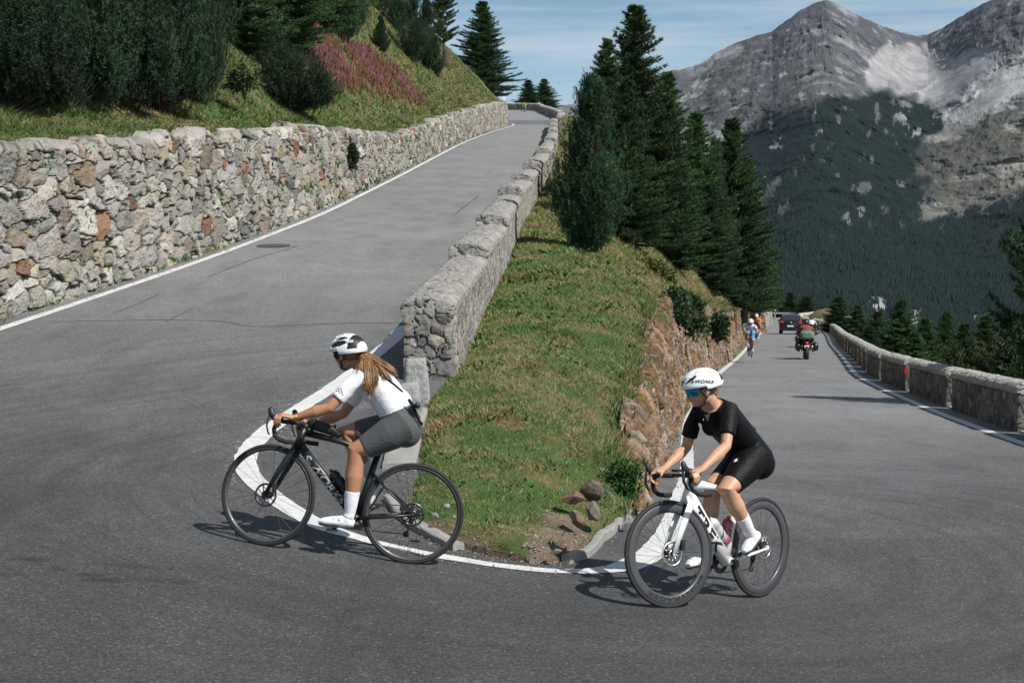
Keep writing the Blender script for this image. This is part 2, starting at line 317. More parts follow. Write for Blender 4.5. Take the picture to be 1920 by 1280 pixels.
# drain cover
p=ray_ground(513,462); m=MB(); R=.36
t=np.arange(28)*2*PI/28
for r0,r1,z in((.0,.30,.012),(.31,.36,.016)):
    A=[];
    for a in t:
        for r in (r0,r1): A.append([p[0]+r*math.cos(a),p[1]+r*math.sin(a),float(RZ(p[0]+r*math.cos(a),p[1]+r*math.sin(a)))+z])
    m.add(A,[(2*i,2*i+1,(2*i+3)%56,(2*i+2)%56) for i in range(28)])
tag(m.build('drain_cover',mat('cast_iron',(.09,.075,.07),.6,metal=.3,noise=[(40,.8,(.12,.07,.05))],bump=.6,bscale=60)),'round rusty drain cover beside the white line by the left wall','drain cover')
# ---------------- stone work ----------------
PALG=[((.385,.375,.36),6),((.44,.43,.41),5),((.335,.33,.32),3.5),((.39,.355,.31),2.8),((.50,.49,.47),2.5),((.27,.225,.195),1.3),((.27,.165,.115),.4),((.38,.31,.22),.8),((.21,.205,.205),.7)]
PALB=[((.31,.195,.13),3),((.34,.24,.17),3),((.24,.135,.085),2.6),((.36,.30,.25),3),((.40,.37,.34),1.6),((.24,.185,.15),2),((.36,.21,.10),.8),((.17,.12,.10),1.6)]
PALC=[((.35,.34,.325),4),((.42,.405,.385),3),((.29,.28,.27),3),((.26,.265,.265),2),((.34,.31,.27),1),((.22,.225,.235),1)]
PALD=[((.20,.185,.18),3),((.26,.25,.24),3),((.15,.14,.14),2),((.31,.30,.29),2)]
def stones(P,N,Q,depth,pal,seed=0,joint=.09,rough=1,jit=.9,jc=(.085,.078,.06),moss=.25,big=.25,warp=.25,pw=3.0):
    """push P along N as rubble masonry; Q are coordinates in stone units"""
    Q=np.array(Q,float); Q=Q+warp*(np.c_[vnoise(Q*1.7+3+seed),vnoise(Q*1.7+31+seed),vnoise(Q*1.7+57+seed)]-.5)
    Q[:,0]+=.5*(np.floor(Q[:,1])%2)*0
    I=np.floor(Q).astype(np.int64); f1=np.full(len(Q),9.);f2=f1.copy(); cx=np.zeros((len(Q),3),np.int64); ce=np.zeros((len(Q),3))
    for dx in(-1,0,1):
        for dy in(-1,0,1):
            for dz in(-1,0,1):
                J=I+np.array([dx,dy,dz]); c=np.c_[hsh(*J.T,1+seed),hsh(*J.T,2+seed),hsh(*J.T,3+seed)]
                c=J+.5+(c-.5)*jit; w=big*(hsh(*J.T,9+seed)**3)
                d=(np.abs(Q-c)**pw).sum(1)**(1/pw)-w
                lt=d<f1; f2=np.where(lt,f1,np.minimum(f2,d)); f1=np.where(lt,d,f1); cx[lt]=J[lt]; ce[lt]=c[lt]
    e=f2-f1; h=lambda k:hsh(*cx.T,k+seed)
    prof=sm(0,joint*1.5,e)*.92+sm(0,joint*5,e)*.08
    L=Q-ce; tilt=(h(11)-.5)*L[:,0]*1.7+(h(12)-.5)*L[:,1]*1.5+(h(13)-.5)*L[:,2]*1.
    fa=abs(L[:,0]*np.cos(h(15)*3.1)+L[:,1]*np.sin(h(15)*3.1)+(h(16)-.5)*.5); tilt=tilt-fa*.9*h(17)
    sk=P*np.array([1,1,1.6])+(vnoise(P*3.)[:,None]-.5)*.3
    rgh=(fbm(sk*5.,5,.62,True)-.5)*.75+(fbm(P*24.,3)-.5)*.35
    out=depth*(prof*(.85+.55*h(10)+tilt)+rough*rgh*prof+(fbm(P*3.,2)-.5)*.5)
    cum=np.cumsum([w for _,w in pal]); cum=cum/cum[-1]; k=np.searchsorted(cum,h(5)); k=np.minimum(k,len(pal)-1)
    C=np.array([c for c,_ in pal])[k]*(.62+.30*h(6))[:,None]; C=C*(.96+.08*np.c_[h(20),h(21),h(22)])*np.array([1.03,1.0,.93])
    C=C*(.75+.5*fbm(P*np.array([5,5,11.]),3))[:,None]
    st=sm(.6,.72,fbm(P*1.7+90,3))[:,None]*.4; C=C*(1-st)+C*np.array([1.02,.84,.68])*st
    j=(1-sm(joint*.2,joint*1.3,e))[:,None]; gm=(sm(.55,.68,fbm(P*2.6+50,3))*moss*4).clip(0,1)[:,None]
    jc_=np.array(jc)*(1-gm)+np.array([.045,.085,.025])*gm; C=C*(1-j)+jc_*j
    return P+N*out[:,None],C
def gridfaces(a,b,close=False):
    i=np.arange(a*b).reshape(a,b)
    if close: i=np.c_[i,i[:,:1]]
    return np.c_[i[:-1,:-1].ravel(),i[:-1,1:].ravel(),i[1:,1:].ravel(),i[1:,:-1].ravel()]
def normals_grid(A,close=False):
    du=np.gradient(A,axis=0); dv=(np.roll(A,-1,1)-np.roll(A,1,1)) if close else np.gradient(A,axis=1)
    n=np.cross(du,dv); n/=np.linalg.norm(n,axis=2)[...,None]+1e-9; return n
hUW=lambda y:itp([(12,2.6),(20,2.48),(30,2.38),(40,2.2),(48,1.85),(56,1.42),(74,1.5),(90,1.8),(125,2.1),(200,2)],y)
def retaining(name,bx,by,bz,ht,dirx,batter,cell,depth,pal,seed,dres,label,capw=.5,**kw):
    """open masonry face from a base line; dirx=+1: face looks towards +x"""
    n=len(bx); T=np.gradient(np.c_[bx,by],axis=0); T/=np.linalg.norm(T,axis=1)[:,None]; Nx=np.c_[T[:,1],-T[:,0]]*dirx
    arc=np.r_[0,np.cumsum(np.hypot(np.diff(bx),np.diff(by)))]
    v=np.linspace(-.12,1,dres); vv=np.r_[v,1.0+np.linspace(.01,.12,7)]   # last rows turn back over the top
    A=np.zeros((n,len(vv),3)); Q=np.zeros((n,len(vv),3))
    topn=1+.045*(fbm(np.c_[arc*1.3,0*arc,0*arc+seed],3)-.5)*4
    for j,t in enumerate(vv):
        hgt=np.minimum(t,1)*ht*topn; back=max(t-1,0)/.12*capw
        off=-batter*hgt-back
        A[:,j,0]=bx+Nx[:,0]*off; A[:,j,1]=by+Nx[:,1]*off; A[:,j,2]=bz+hgt
        Q[:,j,0]=arc/cell[0]; Q[:,j,1]=(hgt)/cell[1]; Q[:,j,2]=back/cell[0]
    N=normals_grid(A); s=np.sign((N[:,3,:2]*Nx).sum()); N=N*s
    P,C=stones(A.reshape(-1,3),N.reshape(-1,3),Q.reshape(-1,3),depth,pal,seed,**kw)
    F=gridfaces(n,len(vv)); 
    if s<0: F=F[:,::-1]
    return mk(name,P,F,M['stone'],col=C,smooth=False)
M['stone'].node_tree  # keep
ys=np.exp(np.linspace(log(13.5),log(126),1900)); bx=xUL(ys)-.42
bx=np.r_[bx,bx[-1]-np.linspace(.1,5,40)]; by=np.r_[ys,ys[-1]+np.linspace(.1,6,40)**.8]
w=retaining('retaining_wall',bx,by,np.where(by>20,zU(by),RZ(bx,by)),hUW(by),1,.08,(.46,.27,.3),.085,PALG,3,200,'',big=.55,joint=.035,moss=.10,jc=(.03,.027,.022),rough=1.0,warp=.38,jit=.72,pw=4.5)
tag(w,'tall grey rubble stone wall holding the flowered bank above the upper road','stone wall')
ys=np.exp(np.linspace(log(12.6),log(119),1500)); bx=xWB(ys)
bx=np.r_[bx,bx[-1]+np.linspace(.1,.9,12),bx[-1]+.9-np.linspace(.1,5,20)]; by=np.r_[ys,ys[-1]+np.linspace(.1,1.2,12),ys[-1]+1.2+np.linspace(.1,5,20)]
w=retaining('retaining_wall',bx,by,np.where(by>26,zL(by),RZ(bx,by)),hwL(by),1,.13,(.12,.40,.2),.085,PALB,11,150,'',capw=.16,big=.3,joint=.09,moss=.2,jc=(.04,.03,.024),rough=1.7,pw=2.6)
tag(w,'reddish brown wall of upright slabs between grass slope and lower road','stone wall')
ys=np.linspace(135,196,120); bx=np.interp(ys,[135,160,176,196],[23.5,29.2,32.2,33.0])
w=retaining('retaining_wall',bx,ys,zL(ys),np.interp(ys,[135,165,196],[3.2,2.6,1.6]),1,.1,(.4,.6,.3),.1,PALG,17,40,'')
tag(w,'pale far stone wall just past the brown slab wall corner','stone wall')
def block(parent,A,B,zA,zB,hA,hB,th,seed,pal,cell,depth=.045,res=.022,cap=True,name='wall_block',side=1,below=.25,pale=None,**kw):
    """closed masonry block along A->B ; A/B = xy of the base centre line"""
    A=np.array(A,float);B=np.array(B,float); L=np.linalg.norm(B-A); d=(B-A)/L; nn=np.array([d[1],-d[0]])
    hm=max(hA,hB); prof=[]; r=th/2
    # section loop: up the +n side, over a gently rounded top, down the other side
    sec=[(r*1.04,-below),(r,hm*.0),(r,hm*.80),(r+.035,hm*.815),(r+.035,hm*.92),(r*.82,hm*.985),(0,hm*1.02),(-r*.82,hm*.985),(-r-.035,hm*.92),(-r-.035,hm*.815),(-r,hm*.80),(-r,0),(-r*1.04,-below)]
    sec=np.array(sec); ds=np.r_[0,np.cumsum(np.linalg.norm(np.diff(sec,axis=0),axis=1))]; m=max(12,int(ds[-1]/res)); k=np.linspace(0,ds[-1],m); SX=np.interp(k,ds,sec[:,0]); SZ=np.interp(k,ds,sec[:,1])
    nl=max(4,int(L/res)); ends=np.linspace(1,.0,max(3,int(r/res)))[:-1]
    rows=[]; 
    def row(s,sc,t):
        z0=zA*(1-t)+zB*t; h=(hA*(1-t)+hB*t)/hm; c=A+d*s
        zz=np.where(SZ>0,SZ*h,SZ); czz=zz
        if sc<1: czz=np.minimum(zz,99)
        X=SX*sc; return np.c_[c[0]+nn[0]*X,c[1]+nn[1]*X,z0+czz-(1-sc)*0]
    def q(s,sc): return np.c_[np.full(m,s/cell[0]),SZ/cell[1],SX*sc/cell[0]]
    R_=[];Qs=[]
    for e in np.linspace(0,1,max(3,int(r/res)))[:-1]: R_.append(row(0,max(e,.001),0)); Qs.append(q(0,e))
    for s in np.linspace(0,L,nl): R_.append(row(s,1,s/L)); Qs.append(q(s,1))
    for e in np.linspace(1,0,max(3,int(r/res)))[1:]: R_.append(row(L,max(e,.001),1)); Qs.append(q(L,e))
    G=np.array(R_); N=normals_grid(G)
    c=G.mean((0,1)); 
    mid=G.shape[0]//2; s=np.sign(np.dot(N[mid,int(m*.2)],[nn[0],nn[1],0])); N*=s
    # smooth the normals so that edges stay closed
    for _ in range(1):
        N[1:-1]=(N[:-2]+N[1:-1]*2+N[2:])/4; N[:,1:-1]=(N[:,:-2]+N[:,1:-1]*2+N[:,2:])/4
    N/=np.linalg.norm(N,axis=2)[...,None]+1e-9
    P,C=stones(G.reshape(-1,3),N.reshape(-1,3),np.array(Qs).reshape(-1,3),depth,pal,seed,**kw)
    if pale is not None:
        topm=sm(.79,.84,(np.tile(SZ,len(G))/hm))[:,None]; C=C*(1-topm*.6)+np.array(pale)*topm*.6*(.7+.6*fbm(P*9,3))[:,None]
    F=gridfaces(len(G),m); 
    if s<0: F=F[:,::-1]
    return mk(name,P,F,M['stone'],col=C,parent=parent,smooth=False)
# upper parapet
up=empty('parapet_wall',(0,0,0),'rough grey stone parapet stepping up along the upper road beside the grass','parapet')
YB=[16.45,22.3,27.5,35.3,40.7,47,57.4,70.7,84,96,108,122]
for i in range(len(YB)-1):
    a,b=YB[i],YB[i+1]-(.06 if i!=2 else .35)
    th=.50; ca=lambda y:(float(xUR(y))-th/2-.03,y)
    rs=max(.014,a*.0011); za,zb=float(RZ(xUR(a)-.3,a)),float(RZ(xUR(b)-.3,b))
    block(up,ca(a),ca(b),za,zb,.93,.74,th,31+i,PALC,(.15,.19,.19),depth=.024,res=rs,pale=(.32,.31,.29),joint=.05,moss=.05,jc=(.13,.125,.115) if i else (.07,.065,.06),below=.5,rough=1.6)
# far part of the upper parapet, dark gaps in it, and the bend
far=empty('parapet_wall',(0,0,0),'far parapet with dark gaps where the upper road bends away','parapet')
pts=[(4.2,126),(4.9,143),(5.0,160),(4.6,178),(4.15,196),(4.2,206)]
for i in range(5):
    A,B=np.array(pts[i]),np.array(pts[i+1]); dd=(B-A)/np.linalg.norm(B-A)
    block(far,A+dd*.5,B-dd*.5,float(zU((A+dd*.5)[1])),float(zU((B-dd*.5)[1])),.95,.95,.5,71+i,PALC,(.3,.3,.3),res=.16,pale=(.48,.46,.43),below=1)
pts=[(4.2,206.6),(3.4,212),(1.6,216),(-1.2,218.5),(-4,220)]
for i in range(4):
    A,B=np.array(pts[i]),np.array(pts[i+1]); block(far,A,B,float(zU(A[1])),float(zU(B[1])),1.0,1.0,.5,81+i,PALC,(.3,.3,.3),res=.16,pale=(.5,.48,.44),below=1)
# lower parapet
lp=empty('parapet_wall',(0,0,0),'long stone parapet with narrow drainage gaps curving along the right of the lower road','parapet')
mst=mat('steel_strut',(.05,.05,.05),.6,metal=.5)
y=16.3; i=0
while y<121:
    L=5.3; dy=L*(.98 if y<40 else .9)*(1 if y<45 else .75); 
    a,b=y,min(y+dy,121.5); gap=.6
    off=.42; pa=(float(xLR(a))+off+.2,a); pb_=(float(xLR(b))+off+.2,b)
    block(lp,pa,pb_,float(RZ(pa[0]-.3,a)),float(RZ(pb_[0]-.3,b)),  .76,.76,.36,101+i,PALD,(.22,.2,.25),depth=.018,res=max(.02,a*.0012),pale=(.52,.50,.47),joint=.05,moss=.03,jc=(.15,.14,.13),below=.9,rough=1.5)  # darker stone and paler cap also put side shade and top sun into colour
    # low sill and strut inside the gap
    g0=(float(xLR(b+gap/2))+off+.2,b+gap/2); m=MB(); z0=float(RZ(g0[0]-.3,g0[1])); m.box((g0[0],g0[1],z0-.25),(.30,gap*.9,.54)); m.build('gap_sill',M['granite'],parent=lp)
    if b<60:
        m=MB(); m.tube([(pb_[0]-.16,b+.02,z0+.12),(pb_[0]-.10,b+gap+.02,z0+.46)],.016,6); m.build('strut',mst,parent=lp)
    y=b+gap; i+=1
lpf=empty('parapet_wall',(0,0,0),'pale parapet beyond the motorcycles leading up to the open railing','parapet')
for i,(A,B) in enumerate([((28.0,128),(30.3,150)),((30.5,150.5),(34.5,170)),((34.6,170.5),(40.4,190))]):
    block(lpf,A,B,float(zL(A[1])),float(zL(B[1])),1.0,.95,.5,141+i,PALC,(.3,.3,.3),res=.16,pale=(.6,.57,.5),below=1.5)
rl=empty('railing_wall',(34.5,190,float(zL(190))),'pale open railing wall closing off the far bend behind the car','railing')
m=MB(); m.box((2.9,0,.82),(6.8,.4,.16)); m.build('top_rail',M['concrete'],parent=rl)
for k in range(7):
    m=MB(); m.box((-.4+1.08*k,0,.36),(.17,.34,.76)); m.build('post',M['concrete'],parent=rl)
m=MB(); m.box((2.9,0,-.3),(6.8,.4,.6)); m.build('base_kerb',M['concrete'],parent=rl)
# ---------------- terrain between the roads ----------------
xWT=lambda y:xWB(y)-.13*hwL(y)-.03
NO=[ray_ground(*p) for p in((806,757),(792,830),(782,880),(765,935),(762,970),(800,1004),(860,1030),(930,1046),(1000,1056),(1050,1056),(1095,1040),(1150,992),(1185,955),(1200,930))]
kt=max(range(len(NO)),key=lambda i:-NO[i][1]); TIPY=NO[kt][1]-.02; NLt=[(TIPY,NO[kt][0])]+[(p[1],p[0]) for p in NO[:kt][::-1]]; NRt=[(TIPY,NO[kt][0])]+[(p[1],p[0]) for p in NO[kt+1:]]
def mono(t):
    out=[t[0]]
    for q in t[1:]: out.append((max(q[0],out[-1][0]+.02),q[1]))
    return np.array(out)
NLt=mono(NLt+[(16.5,-.74)]); NRt=mono(NRt+[(13.6,float(xWT(13.6)))])
def nose_left(y): return np.interp(y,NLt[:,0],NLt[:,1])
def nose_right(y): return np.interp(y,NRt[:,0],NRt[:,1])
def wL(y): return np.where(y<16.4,nose_left(y),xUR(y)-.06)
def wR(y): return np.where(y<13.6,nose_right(y),xWT(y))
_n=len(road.data.vertices); _v=np.empty(_n*3,np.float32); road.data.vertices.foreach_get('co',_v); _v=_v.reshape(-1,3)
_in=(_v[:,1]>TIPY+.25)&(_v[:,1]<60)&(_v[:,0]>wL(_v[:,1])+.12)&(_v[:,0]<wR(_v[:,1])-.10); _v[_in,2]-=.6; road.data.vertices.foreach_set('co',_v.ravel()); road.data.update()
def WG(x,y,detail=True):
    """height of the grassy wedge"""
    x=np.asarray(x,float);y=np.asarray(y,float)+0*x; l=wL(y); r=wR(y); t=np.clip((x-l)/(r-l),0,1)
    zl=np.where(y<16.4,RZ(l,y)+.02,zU(y)-.10); zr=RZ(xWB(np.maximum(y,12)),y); zr=np.where(y<13,RZ(r,y),np.where(y>20,zL(y),zr))+np.where(y<11.4,.03,hwL(y)*1.0)
    bow=itp([(TIPY,0),(9.9,.10),(11,.2),(14,.3),(20,.25),(40,.6),(80,2),(200,3)],y)
    e=itp([(9,1),(20,1),(40,.85),(200,.8)],y)
    z=zl+(zr-zl)*t**(1/e)+bow*np.sin(PI*t)**.8
    z=z-np.where(y<13,.06,0)*(1-sm(0,.05,t)*sm(1,.95,t)*sm(TIPY,TIPY+.06,y))
    if detail:
        P=np.c_[x.ravel(),y.ravel(),0*x.ravel()]; n=(fbm(P*.9,3)-.5)*.28+(fbm(P*4,3)-.5)*.10; z=z+(n.reshape(x.shape))*sm(0,.12,t)*sm(1,.92,t)
    return z
def bare_f(P,t): return sm(11.0,9.6,P[:,1])*.55+sm(.45,.8,t)*sm(12.6,10.6,P[:,1])*.42+sm(.12,.0,t)*sm(13,11,P[:,1])*.3+(fbm(P*2.2,3)-.5)*.9
def grass_col(P,dry):
    n=(fbm(P*np.array([.8,.8,.8]),4)*.6+fbm(P*np.array([5.,5,5])+9,3)*.4)[:,None]; m=fbm(P*3.1+40,3)[:,None]
    g=np.array([.088,.145,.042]);y=np.array([.215,.19,.09]);o=np.array([.21,.135,.07])
    a=sm(.46,.68,n+dry[:,None]); b=sm(.6,.72,m+dry[:,None]*.3)
    c=g*(1-a)+y*a; return (c*(1-b*.6)+o*b*.6)*(.8+.4*m)
def wedge():
    ys=np.exp(np.linspace(log(TIPY+.005),log(190),900)); t=np.linspace(0,1,150)
    X=wL(ys)[:,None]*(1-t)+wR(ys)[:,None]*t; Y=ys[:,None]+0*t; Z=WG(X,Y)
    P=np.c_[X.ravel(),Y.ravel(),Z.ravel()]
    c=grass_col(P,sm(20,60,P[:,1])*.12)*.7
    # bare earth at the tip and under the rocks
    tt_=(P[:,0]-wL(P[:,1]))/(wR(P[:,1])-wL(P[:,1])); d=bare_f(P,tt_)
    e=sm(.32,.55,d)[:,None]; soil=np.array([.17,.125,.09])*(.6+.8*fbm(P*9,3))[:,None]; c=c*(1-e)+soil*e
    o=mk('grass_slope',P,gridfaces(900,150),M['soil'],col=c); tag(o,'grassy wedge of ground rising between the two roads','grass slope',kind='structure'); return o
wedge()
# left bank above the stone wall
xWU=lambda y:xUL(y)-.42-.08*hUW(y)-.15
def BG(d,y):
    """height of the left bank at lateral distance d behind the wall top"""
    d=np.asarray(d,float); zt=zU(y)+hUW(y)-.06; zt=np.where(y<20,RZ(xUL(y)-.4,y)+hUW(y)-.06,zt)
    d0=itp([(12,3.2),(28,2.6),(45,1.0),(60,.3),(130,.2)],y); s=itp([(12,.75),(30,.8),(50,.95),(75,1.15),(120,1.0)],y)
    k=.5; q=(d-d0)/k; sp=np.where(q>20,q,np.log1p(np.exp(np.minimum(q,20))))*k-np.log1p(np.exp(-d0/k))*k
    return zt+.14*np.minimum(d,3)+s*np.where(sp>25,25+(sp-25)*.55,sp)
def bankxy(d,y):   # beyond the corner the bank swings left behind the hill
    return xWU(y)-d
def bank():
    ys=np.r_[np.exp(np.linspace(log(10),log(126),620))]; d=np.r_[np.linspace(0,6,70),np.exp(np.linspace(log(6.1),log(120),60))]
    D,Y=np.meshgrid(d,ys); X=xWU(Y)-D; Z=BG(D,Y); P=np.c_[X.ravel(),Y.ravel(),Z.ravel()]
    P[:,2]+=((fbm(P*.35,4)-.5)*1.1*sm(.3,3,D.ravel())+(fbm(P*2.2,3)-.5)*.16)*sm(0,.4,D.ravel())
    # round the shoulder over at the far end
    c=grass_col(P,sm(30,90,P[:,1])*.05+sm(2.5,4,D.ravel())*sm(35,25,P[:,1])*.3)*.75
    e=sm(.62,.70,fbm(P*.5+200,4))[:,None]*.7; c=c*(1-e)+np.array([.10,.075,.055])*e
    a,b=X.shape; F=gridfaces(a,b)
    # far shoulder
    n=len(P); last=P.reshape(a,b,3)[-1]; rows=[]; cols=[]
    for k in range(1,26):
        th=k/25*1.7; q=last.copy(); dd=d; q[:,1]=last[:,1]+ (3+dd*.12)*math.sin(th)*3; q[:,0]=last[:,0]-(1-math.cos(th))*7-k*.25; q[:,2]=last[:,2]-(dd*.10+.8)*(k/25)**2*2.5
        q[:,2]+=(fbm(q*.5,3)-.5)*.8*(k/25); rows.append(q); cols.append(grass_col(q,np.full(len(q),.12))*.75)
    allP=np.r_[P,np.concatenate(rows)]; 
    o=mk('grass_bank',allP,gridfaces(a+25,b),M['soil'],col=np.r_[c,np.concatenate(cols)]); tag(o,'steep grassy bank above the left stone wall','grass bank',kind='structure')
bank()
# right valley side
def valley():
    ys=np.r_[np.linspace(-8,20,40),np.exp(np.linspace(log(20.5),log(2400),220))]; d=np.r_[0,np.exp(np.linspace(log(.4),log(1500),110))]
    D,Y=np.meshgrid(d,ys); yy=np.minimum(Y,200); x0=np.where(Y<200,xLR(yy)+.95,42+(Y-200)*.3); X=x0+D
    z0=np.where(Y<20,RZ(np.minimum(x0,12),np.minimum(Y,20)),zL(yy))-.25; Z=z0-D*.62-np.where(Y>200,(Y-200)*.10,0); Z=np.maximum(Z,-330)
    P=np.c_[X.ravel(),Y.ravel(),Z.ravel()]; P[:,2]+=(fbm(P*.12,4)-.5)*3*sm(2,20,D.ravel())
    c=grass_col(P,np.full(len(P),.05))*.6
    o=mk('valley_side',P,gridfaces(*X.shape),M['soil'],col=c); tag(o,'valley side falling away below the lower road','slope',kind='structure')
    # ground beyond the lower bend and under the far wall
    ys=np.linspace(124,700,80); t=np.linspace(0,1,60); T,Y=np.meshgrid(t,ys)
    X=(-60+(Y-124)*-.3)*(1-T)+T*np.where(Y<200,np.interp(Y,[124,200],[22,36]),(42+(Y-200)*.3)); far=sm(124,150,Y)
    Z=np.where(Y<200,zL(np.minimum(Y,200)),zL(200)-(Y-200)*.10)-.6+ (1-T)*np.interp(Y,[124,160,250,700],[14,10,-10,-90]); P=np.c_[X.ravel(),Y.ravel(),Z.ravel()]
    o=mk('hillside',P,gridfaces(*X.shape),M['soil'],col=grass_col(P,np.full(len(P),.05))*.7); tag(o,kind='structure')
valley()
# ---------------- grass blades ----------------
def blades(name,P,h,w,colr,lean=.5,seed=0,label=None,cat='grass'):
    r=np.random.RandomState(seed); n=len(P); a=r.rand(n)*2*PI; b=r.rand(n)*2*PI; h=h*(.5+r.rand(n)); w=w*(.6+.8*r.rand(n))
    sx=np.c_[np.cos(a),np.sin(a),0*a]*w[:,None]; up=np.c_[np.cos(b)*lean*h*r.rand(n),np.sin(b)*lean*h*r.rand(n),h]
    V=np.empty((n,3,3)); V[:,0]=P-sx; V[:,1]=P+sx; V[:,2]=P+up; V[:,:2,2]-=.01
    c=np.repeat(colr,3,axis=0); F=np.arange(n*3).reshape(-1,3)
    o=mk(name,V.reshape(-1,3),F,M['grass'],col=c,smooth=False); tag(o,label,kind='stuff'); return o
def wedge_grass():
    r=np.random.RandomState(5); n=420000; y=np.exp(r.uniform(log(9.36),log(75),n))
    t=r.rand(n)**.9; x=wL(y)*(1-t)+wR(y)*t; wid=(wR(y)-wL(y)); keep=r.rand(n)<np.clip(wid/2.6,.15,1)
    x,y,t=x[keep],y[keep],t[keep]; z=WG(x,y); P=np.c_[x,y,z]
    bare=bare_f(P,t)
    k=(r.rand(len(P))>sm(.25,.5,bare)*.97)&(r.rand(len(P))<.35+sm(.35,.6,fbm(P*4.+9,3))); P=P[k]; t=t[k]
    sz=np.clip(P[:,1]/16,.7,4.5); tall=1+2.2*sm(.62,.75,fbm(P*1.3+70,3))+sm(.97,1,t)*1.5
    dry=sm(20,60,P[:,1])*.13+sm(.8,1,t)*.06+(fbm(P*1.4+500,3)-.45)*.5+.03
    c=grass_col(P,dry+ (r.rand(len(P))-.5)*.25)*(.7+.75*r.rand(len(P)))[:,None]
    blades('grass',P,.022*np.minimum(tall,2.4)*sz**.8,.0055*sz,c*1.15,2.6,1,'short green and straw coloured grass covering the wedge')
    # broad leaf weeds
    n=26000; y=np.exp(r.uniform(log(9.4),log(40),n)); t=r.rand(n); x=wL(y)*(1-t)+wR(y)*t; P=np.c_[x,y,WG(x,y)]; k=(fbm(P*2.4+300,3)>.57)&(r.rand(n)<.6); P=P[k]
    g=np.array([.07,.135,.04])*(.5+r.rand(len(P)))[:,None]; sz=np.clip(P[:,1]/16,.7,3)
    blades('weeds',P,.04*sz,.022*sz,g,2.2,2,'low broad leaved weeds scattered through the grass')
    # dry stalks standing above the turf
    n=9000; y=np.exp(r.uniform(log(9.9),log(70),n)); t=r.rand(n); x=wL(y)*(1-t)+wR(y)*t; P=np.c_[x,y,WG(x,y)]; k=r.rand(n)<sm(.45,.7,fbm(P*1.1+800,3)+.25*sm(20,50,y)); P=P[k]; sz=np.clip(P[:,1]/16,.8,3.5)
    blades('dry_stalks',P,.085*sz**.7,.0028*sz,np.array([.30,.24,.12])*(.5+.8*r.rand(len(P)))[:,None],1.1,12,'thin straw coloured stalks standing above the turf')
    # verge fringe hanging over the lower wall and stems in the wall joints
    n=30000; y=np.exp(r.uniform(log(12),log(110),n)); x=wR(y)+r.uniform(-.25,.10,n); P=np.c_[x,y,WG(np.minimum(x,wR(y)),y)]; k=r.rand(n)<sm(.42,.6,fbm(P*1.2+11,3))
    P=P[k]; sz=np.clip(P[:,1]/16,.8,5); c=grass_col(P,.1*r.rand(len(P)))*(.7+.6*r.rand(len(P)))[:,None]; blades('verge_grass',P,.09*sz**.6,.009*sz,c,1.6,3,'ragged grass fringe hanging over the brown wall top')
wedge_grass()
